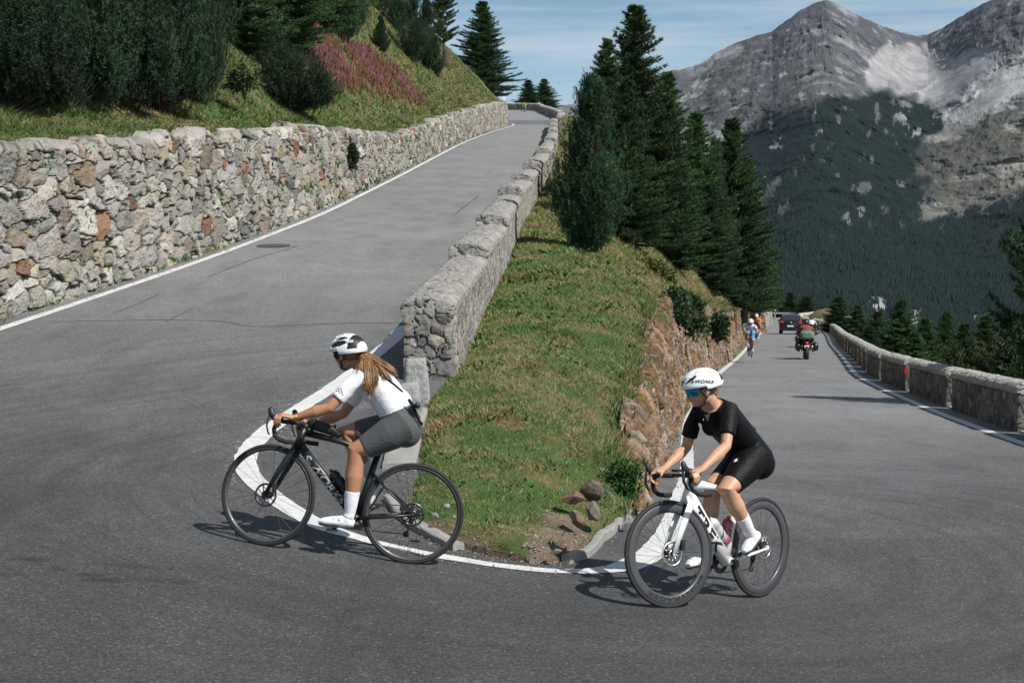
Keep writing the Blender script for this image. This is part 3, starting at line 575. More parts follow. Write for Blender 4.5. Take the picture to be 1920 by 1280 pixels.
def bank_grass():
    r=np.random.RandomState(9); n=420000; y=np.exp(r.uniform(log(17),log(124),n)); dm=itp([(17,5),(30,6),(60,14),(125,22)],y); d=r.rand(n)**1.3*dm-.12; x=xWU(y)-d
    z=BG(np.maximum(d,0),y); P=np.c_[x,y,z]; P[:,2]+=((fbm(P*.35,4)-.5)*1.1*sm(.3,3,d)+(fbm(P*2.2,3)-.5)*.16)*sm(0,.4,d)
    k=r.rand(n)<.25+sm(.35,.6,fbm(P*2.+9,3)); P=P[k]; d=d[k]; sz=np.clip(P[:,1]/18,1,5)
    c=grass_col(P,sm(30,90,P[:,1])*.05+(r.rand(len(P))-.5)*.2)*(.7+.7*r.rand(len(P)))[:,None]
    blades('bank_grass',P,(.04+.05*sm(.6,.7,fbm(P*1.1,3)))*sz**.6,.0075*sz,c,2.2,4,'long wild grass on the bank above the left wall')
    # fireweed
    n=300000; px=r.uniform(560,800,n); u=r.rand(n); Y=r.uniform(48,86,n)
    d=r.uniform(0,12,n); x=xWU(Y)-d; z=BG(d,Y); P=np.c_[x,Y,z]; P[:,2]+=((fbm(P*.35,4)-.5)*1.1*sm(.3,3,d)+(fbm(P*2.2,3)-.5)*.16)*sm(0,.4,d)
    qx=960+FPX*P[:,0]/P[:,1]; dd=P[:,1]*CP-P[:,2]*SP; qy=640-FPX*(P[:,1]*SP+P[:,2]*CP)/dd
    top=np.interp(qx,[560,600,700,790],[20,50,100,180]); bot=np.interp(qx,[560,600,700,800],[130,170,190,200])
    e_=(fbm(P*.6+33,3)-.5)*70; ed=np.minimum.reduce([(qx+e_-562)/40,(805-qx-e_*.5)/50,(qy+e_-top)/12,(bot-qy-e_)/45]); m=(r.rand(n)<np.clip(ed,0,1))&(r.rand(n)<sm(.36,.60,fbm(P*.8+5,3))); P=P[m]; n=len(P)
    st=np.array([.13,.10,.04])*(.6+.8*r.rand(n))[:,None]
    # stems with pink spikes
    h=r.uniform(.25,.55,n); V=np.empty((n,9,3)); a=r.rand(n)*PI; sx=np.c_[np.cos(a),np.sin(a),0*a]; top_=P+np.c_[r.normal(0,.09,n),r.normal(0,.09,n),h]
    V[:,0]=P-sx*.018;V[:,1]=P+sx*.018;V[:,2]=top_
    mid=P*.45+top_*.55; V[:,3]=mid-sx*.022;V[:,4]=mid+sx*.022;V[:,5]=top_
    lo=P*.8+top_*.2; V[:,6]=lo-sx*.03; V[:,7]=lo+sx*.03; V[:,8]=mid
    pk=np.array([.34,.14,.17])*(.6+.6*r.rand(n))[:,None]; rd=np.array([.26,.13,.08])*(.6+.7*r.rand(n))[:,None]; z=(r.rand(n)<sm(.4,.62,fbm(P*.5+77,3))*.75)[:,None]; pk=np.where(z,pk,rd*.9)
    c=np.empty((n,9,3)); c[:,0:3]=st[:,None];c[:,3:6]=pk[:,None]; c[:,6:9]=(rd*.4+st*.7)[:,None]
    o=mk('fireweed',V.reshape(-1,3),np.arange(n*9).reshape(-1,3),M['grass'],col=c.reshape(-1,3),smooth=False); tag(o,'pink and rust coloured fireweed in flower across the bank','flowers',kind='stuff')
    # weeds rooted in the wall joints and at its foot
    n=200; y=np.exp(r.uniform(log(19.5),log(110),n)); hh=r.rand(n); hh[:110]=0; x=xUL(y)-.42-.08*hh*hUW(y)+.07; P=np.c_[x,y,zU(y)+hh*hUW(y)*.95+.02]; P=np.repeat(P,14,axis=0); sz=np.clip(P[:,1]/18,1,2.4)
    P+=r.normal(0,.045,P.shape)*sz[:,None]; g=np.array([.05,.13,.03])*(.5+r.rand(len(P)))[:,None]; blades('wall_weeds',P,.045*sz,.014*sz,g,1.8,6,'small green weeds growing from the joints and foot of the left wall')
    n=150; y=np.exp(r.uniform(log(12.5),log(110),n)); hh=r.rand(n); hh[:60]=0; x=xWB(y)-.13*hh*hwL(y)+.05; zb=np.where(y>26,zL(y),RZ(x,y)); P=np.c_[x,y,zb+hh*hwL(y)*.95+.02]; P=np.repeat(P,14,axis=0); sz=np.clip(P[:,1]/18,.8,2.4)
    P+=r.normal(0,.04,P.shape)*sz[:,None]; g=np.array([.05,.13,.03])*(.5+r.rand(len(P)))[:,None]; blades('wall_weeds',P,.04*sz,.013*sz,g,1.8,7,'small green weeds rooted in the brown slab wall')
bank_grass()
# ---------------- mountain ----------------
SKY=[(300,235),(700,228),(900,222),(1000,214),(1040,204),(1100,190),(1240,140),(1262,132),(1300,126),(1340,101),(1380,82),(1420,68),(1448,60),(1462,48),(1480,36),(1500,20),(1525,9),(1548,1),(1570,10),(1600,26),(1640,44),(1680,60),(1715,68),(1740,66),(1770,52),(1800,33),(1840,10),(1870,-2),(1920,-30),(2000,-60),(2200,-90),(2600,-60)]
def mountain():
    px=np.r_[np.linspace(300,1180,90),np.linspace(1182,1960,860),np.linspace(1968,2600,60)]; s=np.linspace(-.35,1,560)**1.0
    PX,Sg=np.meshgrid(px,s,indexing='xy'); sk=np.interp(PX,*np.array(SKY,float).T)
    k=np.interp(px,*np.array(SKY,float).T); ks=np.convolve(np.pad(k,40,mode='edge'),np.ones(81)/81,'valid'); KS=np.broadcast_to(ks,PX.shape)
    PY=650+(sk*sm(.5,1,Sg)+KS*(1-sm(.5,1,Sg))-650)*Sg
    # distance: two flanks and a bowl between them
    peak=np.exp(-((PX-1540)/190)**2); bowl=np.exp(-((PX-1725)/75)**2); right=sm(1750,1900,PX)
    s1=np.clip(Sg,0,1); D=2300+2500*Sg**1.0*(1+0*Sg)+150*bowl*sm(.4,1.,Sg)-160*right*sm(0,1.,Sg)-260*peak*np.sin(PI*s1)
    D=np.where(Sg<0,2300+2500*Sg*.8,D)
    rx=(PX-960)/FPX; b=(640-PY)/FPX; ry=CP+b*SP; rz=-SP+b*CP
    X=rx/ry*D; Y=D; Z=rz/ry*D
    P=np.c_[X.ravel(),Y.ravel(),Z.ravel()]; sh=PX.shape; pxf=PX.ravel(); pyf=PY.ravel(); sf=Sg.ravel()
    # ribs run down the fall line (fan out from the peaks)
    fx=(pxf-1545)/np.maximum(pyf+150,60)*170; rib=fbm(np.c_[fx*.055+3.2*fbm(P*.002,4),pyf*.006,0*fx],4,.55,True)
    fx2=(pxf-1990)/np.maximum(pyf+260,60)*230; rib2=fbm(np.c_[fx2*.05+3.2*fbm(P*.002,4),pyf*.006,0*fx+9],4,.55,True)
    rg=sm(1690,1800,pxf); ribm=rib*(1-rg)+rib2*rg
    rough=fbm((P+np.c_[vnoise(P*.0012),vnoise(P*.0012+40),vnoise(P*.0012+80)]*420)*np.array([.0026,.0026,.0018]),7,.58,True); fine=fbm(P*.02,5,.6,True)
    scree=sm(.55,.30,rough+ (fbm(P*.0015+7,2)-.5)*.5)
    # known scree bowl between the peaks
    def blob(cx,cy,rx_,ry_,rot=0):
        c,s_=math.cos(rot),math.sin(rot); u=((pxf-cx)*c+(pyf-cy)*s_)/rx_; v=(-(pxf-cx)*s_+(pyf-cy)*c)/ry_; return np.sqrt(u*u+v*v)+(fbm(np.c_[pxf,pyf,0*pxf]*.05,4)-.5)*.6
    bowlm=np.maximum(sm(1.25,.5,blob(1715,130,75,50,-.3)),sm(1.2,.6,blob(1655,135,26,50,.25)));
    bowlm=np.maximum(bowlm,sm(1.3,.5,blob(1790,150,100,32,-.62)))
    rk=np.maximum(1-scree,0)*(1-bowlm); top=sm(.45,.6,sf)
    disp=(ribm-.5)*38*(.35+.65*rk)*(1-.8*bowlm)+(rough-.5)*150*(rk+.12)+(fine-.5)*20*(.2+rk)
    disp*=np.interp(sf,[-.35,.3,.96,1],[.5,1,1,.25])
    f=1-disp/np.maximum(P[:,1],1)*1.0; P=P*f[:,None]
    P[:,2]+=(fine-.5)*7*(.3+rk)
    # ---- what grows where
    n1=fbm(np.c_[pxf,pyf,0*pxf]*.018+3,5,.6); n2=fbm(np.c_[pxf*1.3,pyf*.8,0*pxf]*.05+30,4,.6)
    tl=np.interp(pxf,[1100,1260,1330,1390,1440,1500,1580,1640,1720,1765,1790,1850,1920,2300],[400,330,300,248,214,206,180,172,182,215,330,335,300,250])
    forest=sm(-14,14,pyf-tl+(n1-.5)*70)
    mead=sm(1.15,.85,blob(1850,300,125,78,-.15)); mead=np.maximum(mead,sm(1.2,.6,blob(1780,385,70,22,-.35)))
    forest=forest*(1-mead*sm(.36,.58,1-n2+.08)); 
    cl=np.maximum.reduce([sm(1.1,.85,blob(1775,372,55,34,-.5)),sm(1.1,.8,blob(1850,380,75,11,-.55)),sm(1.05,.7,blob(1600,405,28,13,-.7)),sm(1.05,.7,blob(1620,355,16,12,-.5)),sm(1.05,.75,blob(1410,370,34,22,.4)),sm(1.,.6,blob(1640,580,26,30,.9)),sm(1.,.6,blob(1720,600,22,24,.3)),sm(1.,.6,blob(1835,600,14,16,.3)),sm(1.,.6,blob(1685,195,30,9,.2)),sm(1.,.6,blob(1600,212,30,8,.5))])
    cl=cl*sm(.40,.52,n2); forest=forest*(1-cl)
    forest=forest*(1-sm(.63,.69,n2)*sm(520,330,pyf)*.8)
    g=np.array([.37,.368,.385]); lt=np.array([.295,.292,.30]); dk=np.array([.13,.135,.155]); gr=np.array([.15,.155,.125]); br=np.array([.16,.145,.128])
    c=g+(lt-g)*np.clip(bowlm+scree*.7,0,1)[:,None]; q=(sm(.5,.75,rk*rough+(fine-.5)*.5))[:,None]; c=c*(1-q*.7)+dk*q*.7
    v=(sm(.45,.62,n1+ (rib-.5)*.25)*sm(40,140,pyf)*(1-bowlm)*.75)[:,None]; c=c*(1-v*.6)+gr*1.25*v*.6
    md=(mead*(1-bowlm))[:,None]*.85; c=c*(1-md)+(br*(1-n2[:,None])+gr*n2[:,None])*1.35*md
    c=c*(.42+1.1*fbm(P*.03,6,.68))[:,None]; cr_=sm(.58,.72,rough)*sm(.40,.62,fine)*(1-bowlm)*sm(.2,.5,sf); c=c*(1-.6*cr_[:,None]); st2=sm(.35,.22,rough)*sm(.3,.5,sf); c=c*(1+.22*st2[:,None])
    ff=forest[:,None]; fc=np.array([.0075,.0145,.013])*(.5+1.0*fbm(P*.03,4))[:,None]
    c=c*(1-ff)+fc*ff
    P[:,2]+=0
    o=mk('mountain',P,gridfaces(*sh)[:,::-1],M['rock'],col=c); tag(o,'grey scree covered mountain with a forested lower flank','mountain',kind='structure')
    # individual conifers of the far wood, one uncountable mass
    r=np.random.RandomState(3); G=P.reshape(*sh,3); FM=forest.reshape(sh); n=150000
    j=r.randint(0,sh[0]-1,n); i=np.searchsorted(px,r.uniform(1230,1955,n)); i=np.clip(i,0,sh[1]-2)
    ok=(r.rand(n)<FM[j,i]*np.interp(PY[j,i],[170,260,420,500],[.05,.12,.6,1]))&(FM[j,i]>.5); j,i=j[ok],i[ok]; p=G[j,i]+r.normal(0,6,(len(j),3))*np.array([1,1,0]); n=len(p)
    h=np.interp(PY[j,i],[170,300,450,600],[4,5,8,11])*(.6+.7*r.rand(n)); w=h*.2; m_=5; a=np.arange(m_)*2*PI/m_
    V=np.empty((n,m_+1,3)); V[:,:m_,0]=p[:,0:1]+w[:,None]*np.cos(a); V[:,:m_,1]=p[:,1:2]+w[:,None]*np.sin(a); V[:,:m_,2]=p[:,2:3]+.5; V[:,m_]=p+np.c_[0*h,0*h,h]
    b=np.arange(n)[:,None]*(m_+1); F=np.concatenate([np.c_[b+q_,b+(q_+1)%m_,b+m_] for q_ in range(m_)])
    cc=np.repeat(np.array([.010,.023,.018])*(.7+.6*r.rand(n))[:,None],m_+1,axis=0)
    o=mk('forest',V.reshape(-1,3),F,M['needle'],col=cc,smooth=False); tag(o,'dark conifer forest covering the far mountain flank','forest',kind='stuff')
mountain()
# ---------------- trees ----------------
def needle_tris(P,D,n,L,Wd,spread,r):
    """n needles at every cluster centre P pointing about D"""
    m=len(P); P=np.repeat(P,n,0); D=np.repeat(D,n,0)+r.normal(0,spread,(m*n,3)); D/=np.linalg.norm(D,axis=1)[:,None]+1e-9
    A=np.cross(D,r.normal(0,1,(m*n,3))); A/=np.linalg.norm(A,axis=1)[:,None]+1e-9; l=L*(.6+.8*r.rand(m*n))[:,None]
    V=np.empty((m*n,3,3)); V[:,0]=P-A*Wd; V[:,1]=P+A*Wd; V[:,2]=P+D*l; return V.reshape(-1,3)
def unit_(v): return v/(np.linalg.norm(v)+1e-9)
def crown_mesh(name,kind,H,R,seed,dens=1.0):
    r=np.random.RandomState(seed); Pc=[];Dc=[];Cc=[]; limbs=MB()
    if kind=='larch': nb=int(330*dens); t=np.linspace(.02,.985,nb)
    elif kind=='cembra': nb=int(230*dens); t=r.uniform(.02,.97,nb)
    elif kind=='mugo': nb=int(210*dens); t=r.rand(nb)**1.3
    else: nb=int(120*dens); t=r.uniform(.25,.95,nb)
    for q in t:
        a=r.rand()*2*PI; z=q*H
        if kind=='larch':
            L=R*((1-q)**.75)*(.55+.75*r.rand()**1.3)*(.72+.6*float(vnoise(np.array([[math.cos(a)*1.5+seed*7,math.sin(a)*1.5,q*5.]]))[0]))+.04*R; L*=min(1,.55+q*6)
            k=max(4,int(L/R*15)); u=np.linspace(.08,1,k); dr=.10-.42*(1-q)+.1*r.randn()
            rad=u*L; zz=z+L*(dr*u+.30*u*u)
            sp=1
        elif kind=='cembra':
            prof=(1-q)**.98*min(1,.6+q*2.6)*1.2*(.84+.32*float(vnoise(np.array([[math.cos(a)*2+seed*3,math.sin(a)*2,q*6.]]))[0])); L=R*prof*(.62+.5*r.rand())*(1+.2*math.sin(2*a+seed))+.05; k=max(3,int(L/R*9)); u=np.linspace(.25,1,k)
            rad=u*L; zz=z+L*(.15*u+.75*u**2.2)
        elif kind=='mugo':
            L=H*(.75+.35*r.rand()); el=.35+1.1*q; k=9; u=np.linspace(.3,1,k); rad=u*R*math.cos(el*.95)*(.75+.4*r.rand()); zz=H*.9*(u**1.25)*math.sin(el)*(.75+.35*r.rand())
        else:
            L=R*(1-abs(q-.55))*(.5+.6*r.rand()); k=7; u=np.linspace(.3,1,k); rad=u*L; zz=z+L*.45*u
        P=np.c_[np.cos(a)*rad,np.sin(a)*rad,zz]; T=np.gradient(P,axis=0); T/=np.linalg.norm(T,axis=1)[:,None]+1e-9
        if r.rand()<.5: limbs.tube(np.r_[[[0,0,z*.97 if kind!='mugo' else 0]],P[::3]],np.linspace(.022*H/6+.006,.004,len(P[::3])+1),4,cap=False)
        if kind in('larch','leafy'):
            side=np.c_[-np.sin(a),np.cos(a),0]*1.0
            for k2 in range(len(P)):
                bl=(.20*L*(1-u[k2]*.75)+.05)*(.6+.7*r.rand())
                for sgn in(-1,1,0):
                    m_=max(2,int(bl/.055)); v=np.linspace(.15,1,m_)
                    dd=(T[k2]*.55+side[0]*sgn*1.0+np.array([0,0,.10+.25*r.rand()])); dd/=np.linalg.norm(dd)
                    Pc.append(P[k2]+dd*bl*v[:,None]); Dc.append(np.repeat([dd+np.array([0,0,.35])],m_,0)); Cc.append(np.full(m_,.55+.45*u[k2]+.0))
        else:
            # bottle-brush shoots turned up at the ends of the boughs
            ks=range(len(P)) if kind=='cembra' else range(len(P)//3,len(P))
            for k2 in ks:
                for q_ in range(2 if kind=='cembra' else 2):
                    sl=(.20 if kind=='cembra' else .34)*(.6+.7*r.rand()); d=unit_(T[k2]*.45+np.array([0,0,.9])+r.normal(0,.28,3)); m_=5 if kind=='cembra' else 7
                    p0=P[k2]+r.normal(0,.05+.05*L,3); Pc.append(p0+d*(np.linspace(0,1,m_)*sl)[:,None]); rd=r.normal(0,1,(m_,3)); Dc.append(d*.75+rd*.62); Cc.append(np.full(m_,r.uniform(.55,1.35)))
    P=np.concatenate(Pc);D=np.concatenate(Dc);cc=np.concatenate(Cc)
    if kind in('cembra','mugo'):
        q_=fbm(P*(1.5 if kind=='mugo' else 1.9)+seed*5,3); kp=q_>(.44 if kind=='mugo' else .35); P,D,cc,q_=P[kp],D[kp],cc[kp],q_[kp]; cc=cc*(.55+1.1*vnoise(P*1.3+seed*9))
    if kind=='larch': n,L,Wd,sd,g=7,.115,.0135,.75,np.array([.034,.086,.028])
    elif kind=='cembra': n,L,Wd,sd,g=9,.085,.0060,.5,np.array([.026,.072,.030])
    elif kind=='mugo': n,L,Wd,sd,g=8,.095,.0085,.5,np.array([.021,.054,.022])
    else: n,L,Wd,sd,g=5,.10,.035,1.0,np.array([.07,.10,.035])
    V=needle_tris(P,D,n,L,Wd,sd,r); k=3*n
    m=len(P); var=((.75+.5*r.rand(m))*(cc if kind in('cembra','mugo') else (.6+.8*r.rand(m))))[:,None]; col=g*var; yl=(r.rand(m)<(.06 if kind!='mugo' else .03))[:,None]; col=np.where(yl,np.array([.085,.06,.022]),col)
    if kind=='larch': b=sm(.5,.7,fbm(P*1.1+seed,3))[:,None]; col=col*(1+.6*b*np.array([1.2,1.,.6]))
    C=np.repeat(col,k,0); F=np.arange(len(V)).reshape(-1,3)
    cr=mk(name,V,F,M['needle'],col=C,smooth=False); me=cr.data; bpy.data.objects.remove(cr)
    tb=MB(); lz=.97*H if kind!='mugo' else H*.35; hh=np.linspace(-.5,lz,9); tb.tube(np.c_[.03*np.sin(hh*1.3+seed),.03*np.cos(hh*1.7),hh],np.linspace(.02*H+.02,.012,9),8,cap=True)
    tb.v+=limbs.v; tb.f+=[tuple(i+tb.n for i in f) for f in limbs.f]; tb.m+=limbs.m; tb.n+=limbs.n
    to=tb.build('trunk',M['bark'],smooth=True); tm=to.data; bpy.data.objects.remove(to)
    return me,tm,H,R
LIB={}
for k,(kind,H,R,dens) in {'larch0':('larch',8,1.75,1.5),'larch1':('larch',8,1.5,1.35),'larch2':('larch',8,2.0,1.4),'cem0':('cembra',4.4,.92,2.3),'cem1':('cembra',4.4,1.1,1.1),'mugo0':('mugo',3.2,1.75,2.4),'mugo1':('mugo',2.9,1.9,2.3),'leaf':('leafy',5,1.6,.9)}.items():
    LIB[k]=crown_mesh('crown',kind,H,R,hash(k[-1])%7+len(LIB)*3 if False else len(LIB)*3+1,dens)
def plant(lib,base,H,name,label,cat,group,R=None,rot=None,tilt=(0,0)):
    me,tm,h0,r0=LIB[lib]; e=empty(name,base,label,cat,group); s=H/h0; sx=(R/r0) if R else s
    e.scale=(sx,sx,s); e.rotation_euler=(tilt[0],tilt[1],random.uniform(0,6.28) if rot is None else rot)
    for nm,m in(('trunk',tm),('crown',me)):
        o=bpy.data.objects.new(nm,m); COL.objects.link(o); o.parent=e
    return e
def bank_hit(px,py):
    r=ray(px,py); t=np.exp(np.linspace(log(17),log(125),2500)); P=r[None]*(t/r[1])[:,None]; d=xWU(t)-P[:,0]; ok=(d>0)&(P[:,2]<BG(np.maximum(d,0),t)); k=np.argmax(ok)
    return P[k] if ok.any() else None
def tree_at(lib,px,top,Y,wpx,label,group,zb=None,name='larch_tree',cat='tree',base_py=None,rot=None):
    s=FPX/Y; x=(px-960)/s; zt=at(px,top,Y)[2]
    if base_py is not None: zb=at(px,base_py,Y)[2]
    if zb is None: zb=float(WG(np.array([x]),np.array([Y]))[0])
    return plant(lib,(x,Y,zb-.1),zt-zb+.1,name,label,cat,group,R=wpx/s/2*(1.4 if lib[:5]=='larch' else 1.0),rot=rot)
# near pine on the grass
tree_at('cem0',1106,146,31,124,'bushy blue green stone pine standing alone on the grass in front of the larches',None,name='pine_tree',rot=.6)
G='conifers on the slope between the roads'
for lib,px,top,Y,w,lab in [
 ('larch0',1188,10,46,150,'tallest feathery larch with its spire high against the sky'),
 ('larch1',1136,72,44,100,'second tallest larch, slim one with open spire left of the tallest larch'),
 ('larch2',1172,150,40,120,'broad lighter green larch right behind the lone stone pine'),
 ('larch1',1248,135,51,105,'larch filling the right shoulder of the tallest larch'),
 ('larch0',1222,215,46,100,'dense larch below the tallest larch, rooted on the ridge of grass'),
 ('larch1',1302,212,60,110,'pointed larch right of the gap that shows the grey mountain side'),
 ('larch2',1268,300,47,95,'short feathery larch at the edge of the grass with thin bare top'),
 ('cem1',1338,262,63,80,'dark rounded stone pine squeezed between two larches'),
 ('larch0',1368,222,66,115,'tall wide larch, highest of the group nearest the valley'),
 ('larch2',1330,345,57,90,'low larch with drooping boughs above the brown wall'),
 ('larch1',1397,300,76,90,'larch on the valley side edge of the group'),
 ('larch0',1412,372,86,72,'slender larch stepping down towards the lower road'),
 ('larch2',1426,455,98,52,'lowest and smallest larch of the row by the wall end')]:
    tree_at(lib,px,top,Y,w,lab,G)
G='trees round the bend at the top of the road'
tree_at('larch1',990,150,224,44,'left one of twin firs beyond the top bend',G,base_py=216,name='fir_tree')
tree_at('larch0',1019,148,226,46,'right one of twin firs, behind the chevron board at the top bend',G,base_py=216,name='fir_tree')
tree_at('larch2',1034,188,200,34,'low dark fir just above the gapped parapet at the top bend',G,base_py=232,name='fir_tree')
tree_at('larch0',906,3,134,84,'lone dark spruce against the sky at the corner of the bank',G,base_py=178,name='spruce_tree')
G='conifers growing on the left bank'
for lib,px,py,hpx,w,lab,nm in [
 ('mugo0',20,198,270,250,'dark mountain pine bush at the left edge of the bank','mountain_pine'),
 ('mugo1',120,203,275,230,'second dark mountain pine bush from the left above the wall','mountain_pine'),
 ('mugo0',215,206,285,230,'mountain pine bush in the middle of the dark left thicket','mountain_pine'),
 ('mugo1',300,200,280,200,'mountain pine bush with deep shade under its hem','mountain_pine'),
 ('mugo0',362,190,250,120,'rightmost mountain pine bush of the thicket beside the flowering weeds','mountain_pine'),
 ('mugo1',70,150,330,300,'tall pine bush behind the leftmost pair','mountain_pine'),
 ('mugo0',210,140,340,300,'tall pine bush behind the middle of the thicket','mountain_pine'),
 ('mugo1',330,110,330,200,'tall pine bush behind the right end of the thicket','mountain_pine'),
 ('larch1',440,92,330,150,'shaded larch with a bare grey bough between thicket and bright larch','larch_tree'),
 ('larch2',535,84,330,190,'bright green larch with boughs hanging to the pink fireweed','larch_tree'),
 ('mugo0',548,205,118,150,'small round mountain pine bush standing alone on the grass','mountain_pine'),
 ('mugo1',505,128,90,90,'dark shrubby pine under the bright larch','mountain_pine'),
 ('cem1',648,78,190,90,'dense stone pine directly above the fireweed','pine_tree'),
 ('larch0',600,50,260,120,'larch behind the stone pine above the fireweed','larch_tree'),
 ('cem0',714,98,70,32,'small narrow stone pine on the open grass slope','pine_tree'),
 ('cem1',745,60,170,70,'stone pine high on the slope near the sky edge','pine_tree'),
 ('cem1',776,118,140,56,'dark stone pine third from the skyline','pine_tree'),
 ('cem0',800,128,130,44,'slim stone pine second from the skyline','pine_tree'),
 ('cem1',818,142,62,34,'small stone pine low on the skyline edge','pine_tree'),
 ('leaf',832,112,125,62,'airy half bare deciduous tree against the sky','birch_tree')]:
    p=bank_hit(px,py)
    if p is None: print('NOHIT',px,py); continue
    s=FPX/p[1]; plant(lib,(p[0],p[1],p[2]-.15),hpx/s,nm,lab,'bush' if lib[:4]=='mugo' else 'tree',G,R=w/s/2*1.08)
# right hand valley
G='dark conifers below the right parapet'
def vz(x,Y): x0=float(xLR(min(Y,200)))+.95 if Y<200 else 42; return float(zL(min(Y,200)))-.25-max(x-x0,0)*.62-max(Y-200,0)*.1
VT=[('larch1',1452,540,205,44,'dark tree behind the chevron sign past the far wall'),('larch0',1482,548,212,48,'dark tree directly above the car roof'),('larch2',1512,556,190,52,'dark bushy larch behind the pale parapet above the motorcyclists'),
 ('larch0',1574,556,118,62,'pointed larch just past the grass patch beside the far parapet'),('larch1',1610,572,100,60,'second larch along the parapet after the grass patch'),('larch2',1648,584,90,70,'low spreading larch behind the curve of the parapet'),
 ('larch0',1692,562,78,86,'tallest pointed larch in the middle of the row behind the parapet'),('larch1',1738,596,70,76,'larch to the right of the tallest in the parapet row'),('larch2',1776,584,84,70,'larch behind the parapet with a blunt twin top'),
 ('larch0',1812,606,60,84,'larch behind the parapet, left of the pale rock cleft'),('larch1',1850,590,64,80,'larch behind the parapet under the rocky gully'),('larch2',1892,600,52,90,'larch near the right edge of the picture behind the parapet'),
 ('larch0',1718,622,52,80,'small larch peeking over the parapet cap'),('larch1',1838,640,44,84,'small larch close behind the second nearest parapet block'),('larch2',1632,612,70,60,'short larch close behind the parapet bend'),('larch2',1545,575,150,46,'faint larch beyond the grass patch')]
for lib,px,top,Y,w,lab in VT:
    x=(px-960)*Y/FPX; tree_at(lib,px,top,Y,w,lab,G,zb=vz(x,Y)-.8)
plant('larch2',(10.75,28.0,-8.2),10.5,'larch_tree','big dark shaded larch reaching in from the right picture edge','tree',G,R=1.9)
for px,top,Y,w,lab in[(1868,650,33,110,'leafy willow shrub poking over the parapet'),(1912,630,31,120,'leafy shrub at the right edge just above the nearest parapet block'),(1790,650,40,60,'leafy shrub further down behind the parapet cap')]:
    x=(px-960)*Y/FPX; z=vz(x,Y); tree_at('leaf',px,top,Y,w,lab,'shrubs behind the right parapet',zb=z-1.,name='willow_shrub',cat='shrub')
# grass patch beyond the parapet end
r_=np.random.RandomState(4); n=6000; yy=r_.uniform(122,146,n); xx=np.interp(yy,[122,146],[27.2,31.])+r_.uniform(.2,4.5,n); zz=np.interp(yy,[122,146],[-9.0,-10.])+1.1-abs(xx-np.interp(yy,[122,146],[29,33]))*.25
X_,Y_=np.meshgrid(np.linspace(0,1,14),np.linspace(120,150,20)); XX=np.interp(Y_,[120,150],[26.9,31.0])+X_*5; ZZ=np.interp(Y_,[120,150],[-9.1,-10.1])+1.25*np.sin(PI*np.clip(X_*1.1,0,1))**.7
PP=np.c_[XX.ravel(),Y_.ravel(),ZZ.ravel()]; tag(mk('verge',PP,gridfaces(*XX.shape),M['soil'],col=grass_col(PP,np.full(len(PP),.1))),kind='structure')
# shrub on the wall, bushes by the brown wall
def shrub(px,py,Y,R,lab,g=(.03,.07,.025),n=900,dz=1.2):
    c=at(px,py,Y); r=np.random.RandomState(int(px)); P=r.normal(0,1,(n,3)); P/=np.linalg.norm(P,axis=1)[:,None]; D=P.copy(); P=P*((r.rand(n)**.4)*(.25+1.5*fbm(P*2.2+px,3)**1.5*1.4))[:,None]*np.array([R,R,R*dz]); D[:,2]+=.5; V=needle_tris(P,D,5,min(R*.3,.12),min(R*.07,.03),.9,r)
    col=np.repeat(np.array(g)*(.5+r.rand(n))[:,None],15,0); e=empty('shrub',tuple(c),lab,'shrub'); mk('foliage',V,np.arange(len(V)).reshape(-1,3),M['needle'],col=col,smooth=False,parent=e)
    m=MB()
    for k in range(6): a=k*1.05; m.tube([(-.02,.05,-R*.9),(math.cos(a)*R*.3,math.sin(a)*R*.3,0),(math.cos(a)*R*.6,math.sin(a)*R*.6,R*.6)],[.012,.008,.003],5)
    m.build('stem',M['bark'],parent=e)
yy=np.argmin([abs(960+FPX*(xUL(y)-.42-.1)/y-652) for y in np.arange(20,90,.2)])*.2+20
shrub(652,292,yy-.1,.34,'dark round shrub sprouting from the face of the left wall')
shrub(1262,582,26.5,.30,'leafy shrub crowning the near end of the high brown wall',(.045,.09,.03))
shrub(1288,590,29,.34,'leafy shrub hanging over the brown wall beside the first one',(.045,.10,.03))
shrub(1350,612,42,.3,'green tuft growing in the middle of the brown wall',(.045,.09,.03))
shrub(1395,557,80,.9,'rusty red shrub above the far end of the brown wall',(.16,.06,.035))
shrub(1222,512,36,.5,'yellowish shrub on the dry grass right of the lone pine',(.12,.13,.035),dz=.7)
shrub(1168,900,12.5,.14,'small bright green plant beside the upright orange slab',(.05,.13,.03))
shrub(455,150,38,.35,'pale flowered bush on the bank between the thicket and the small pine',(.10,.12,.045),dz=.8)
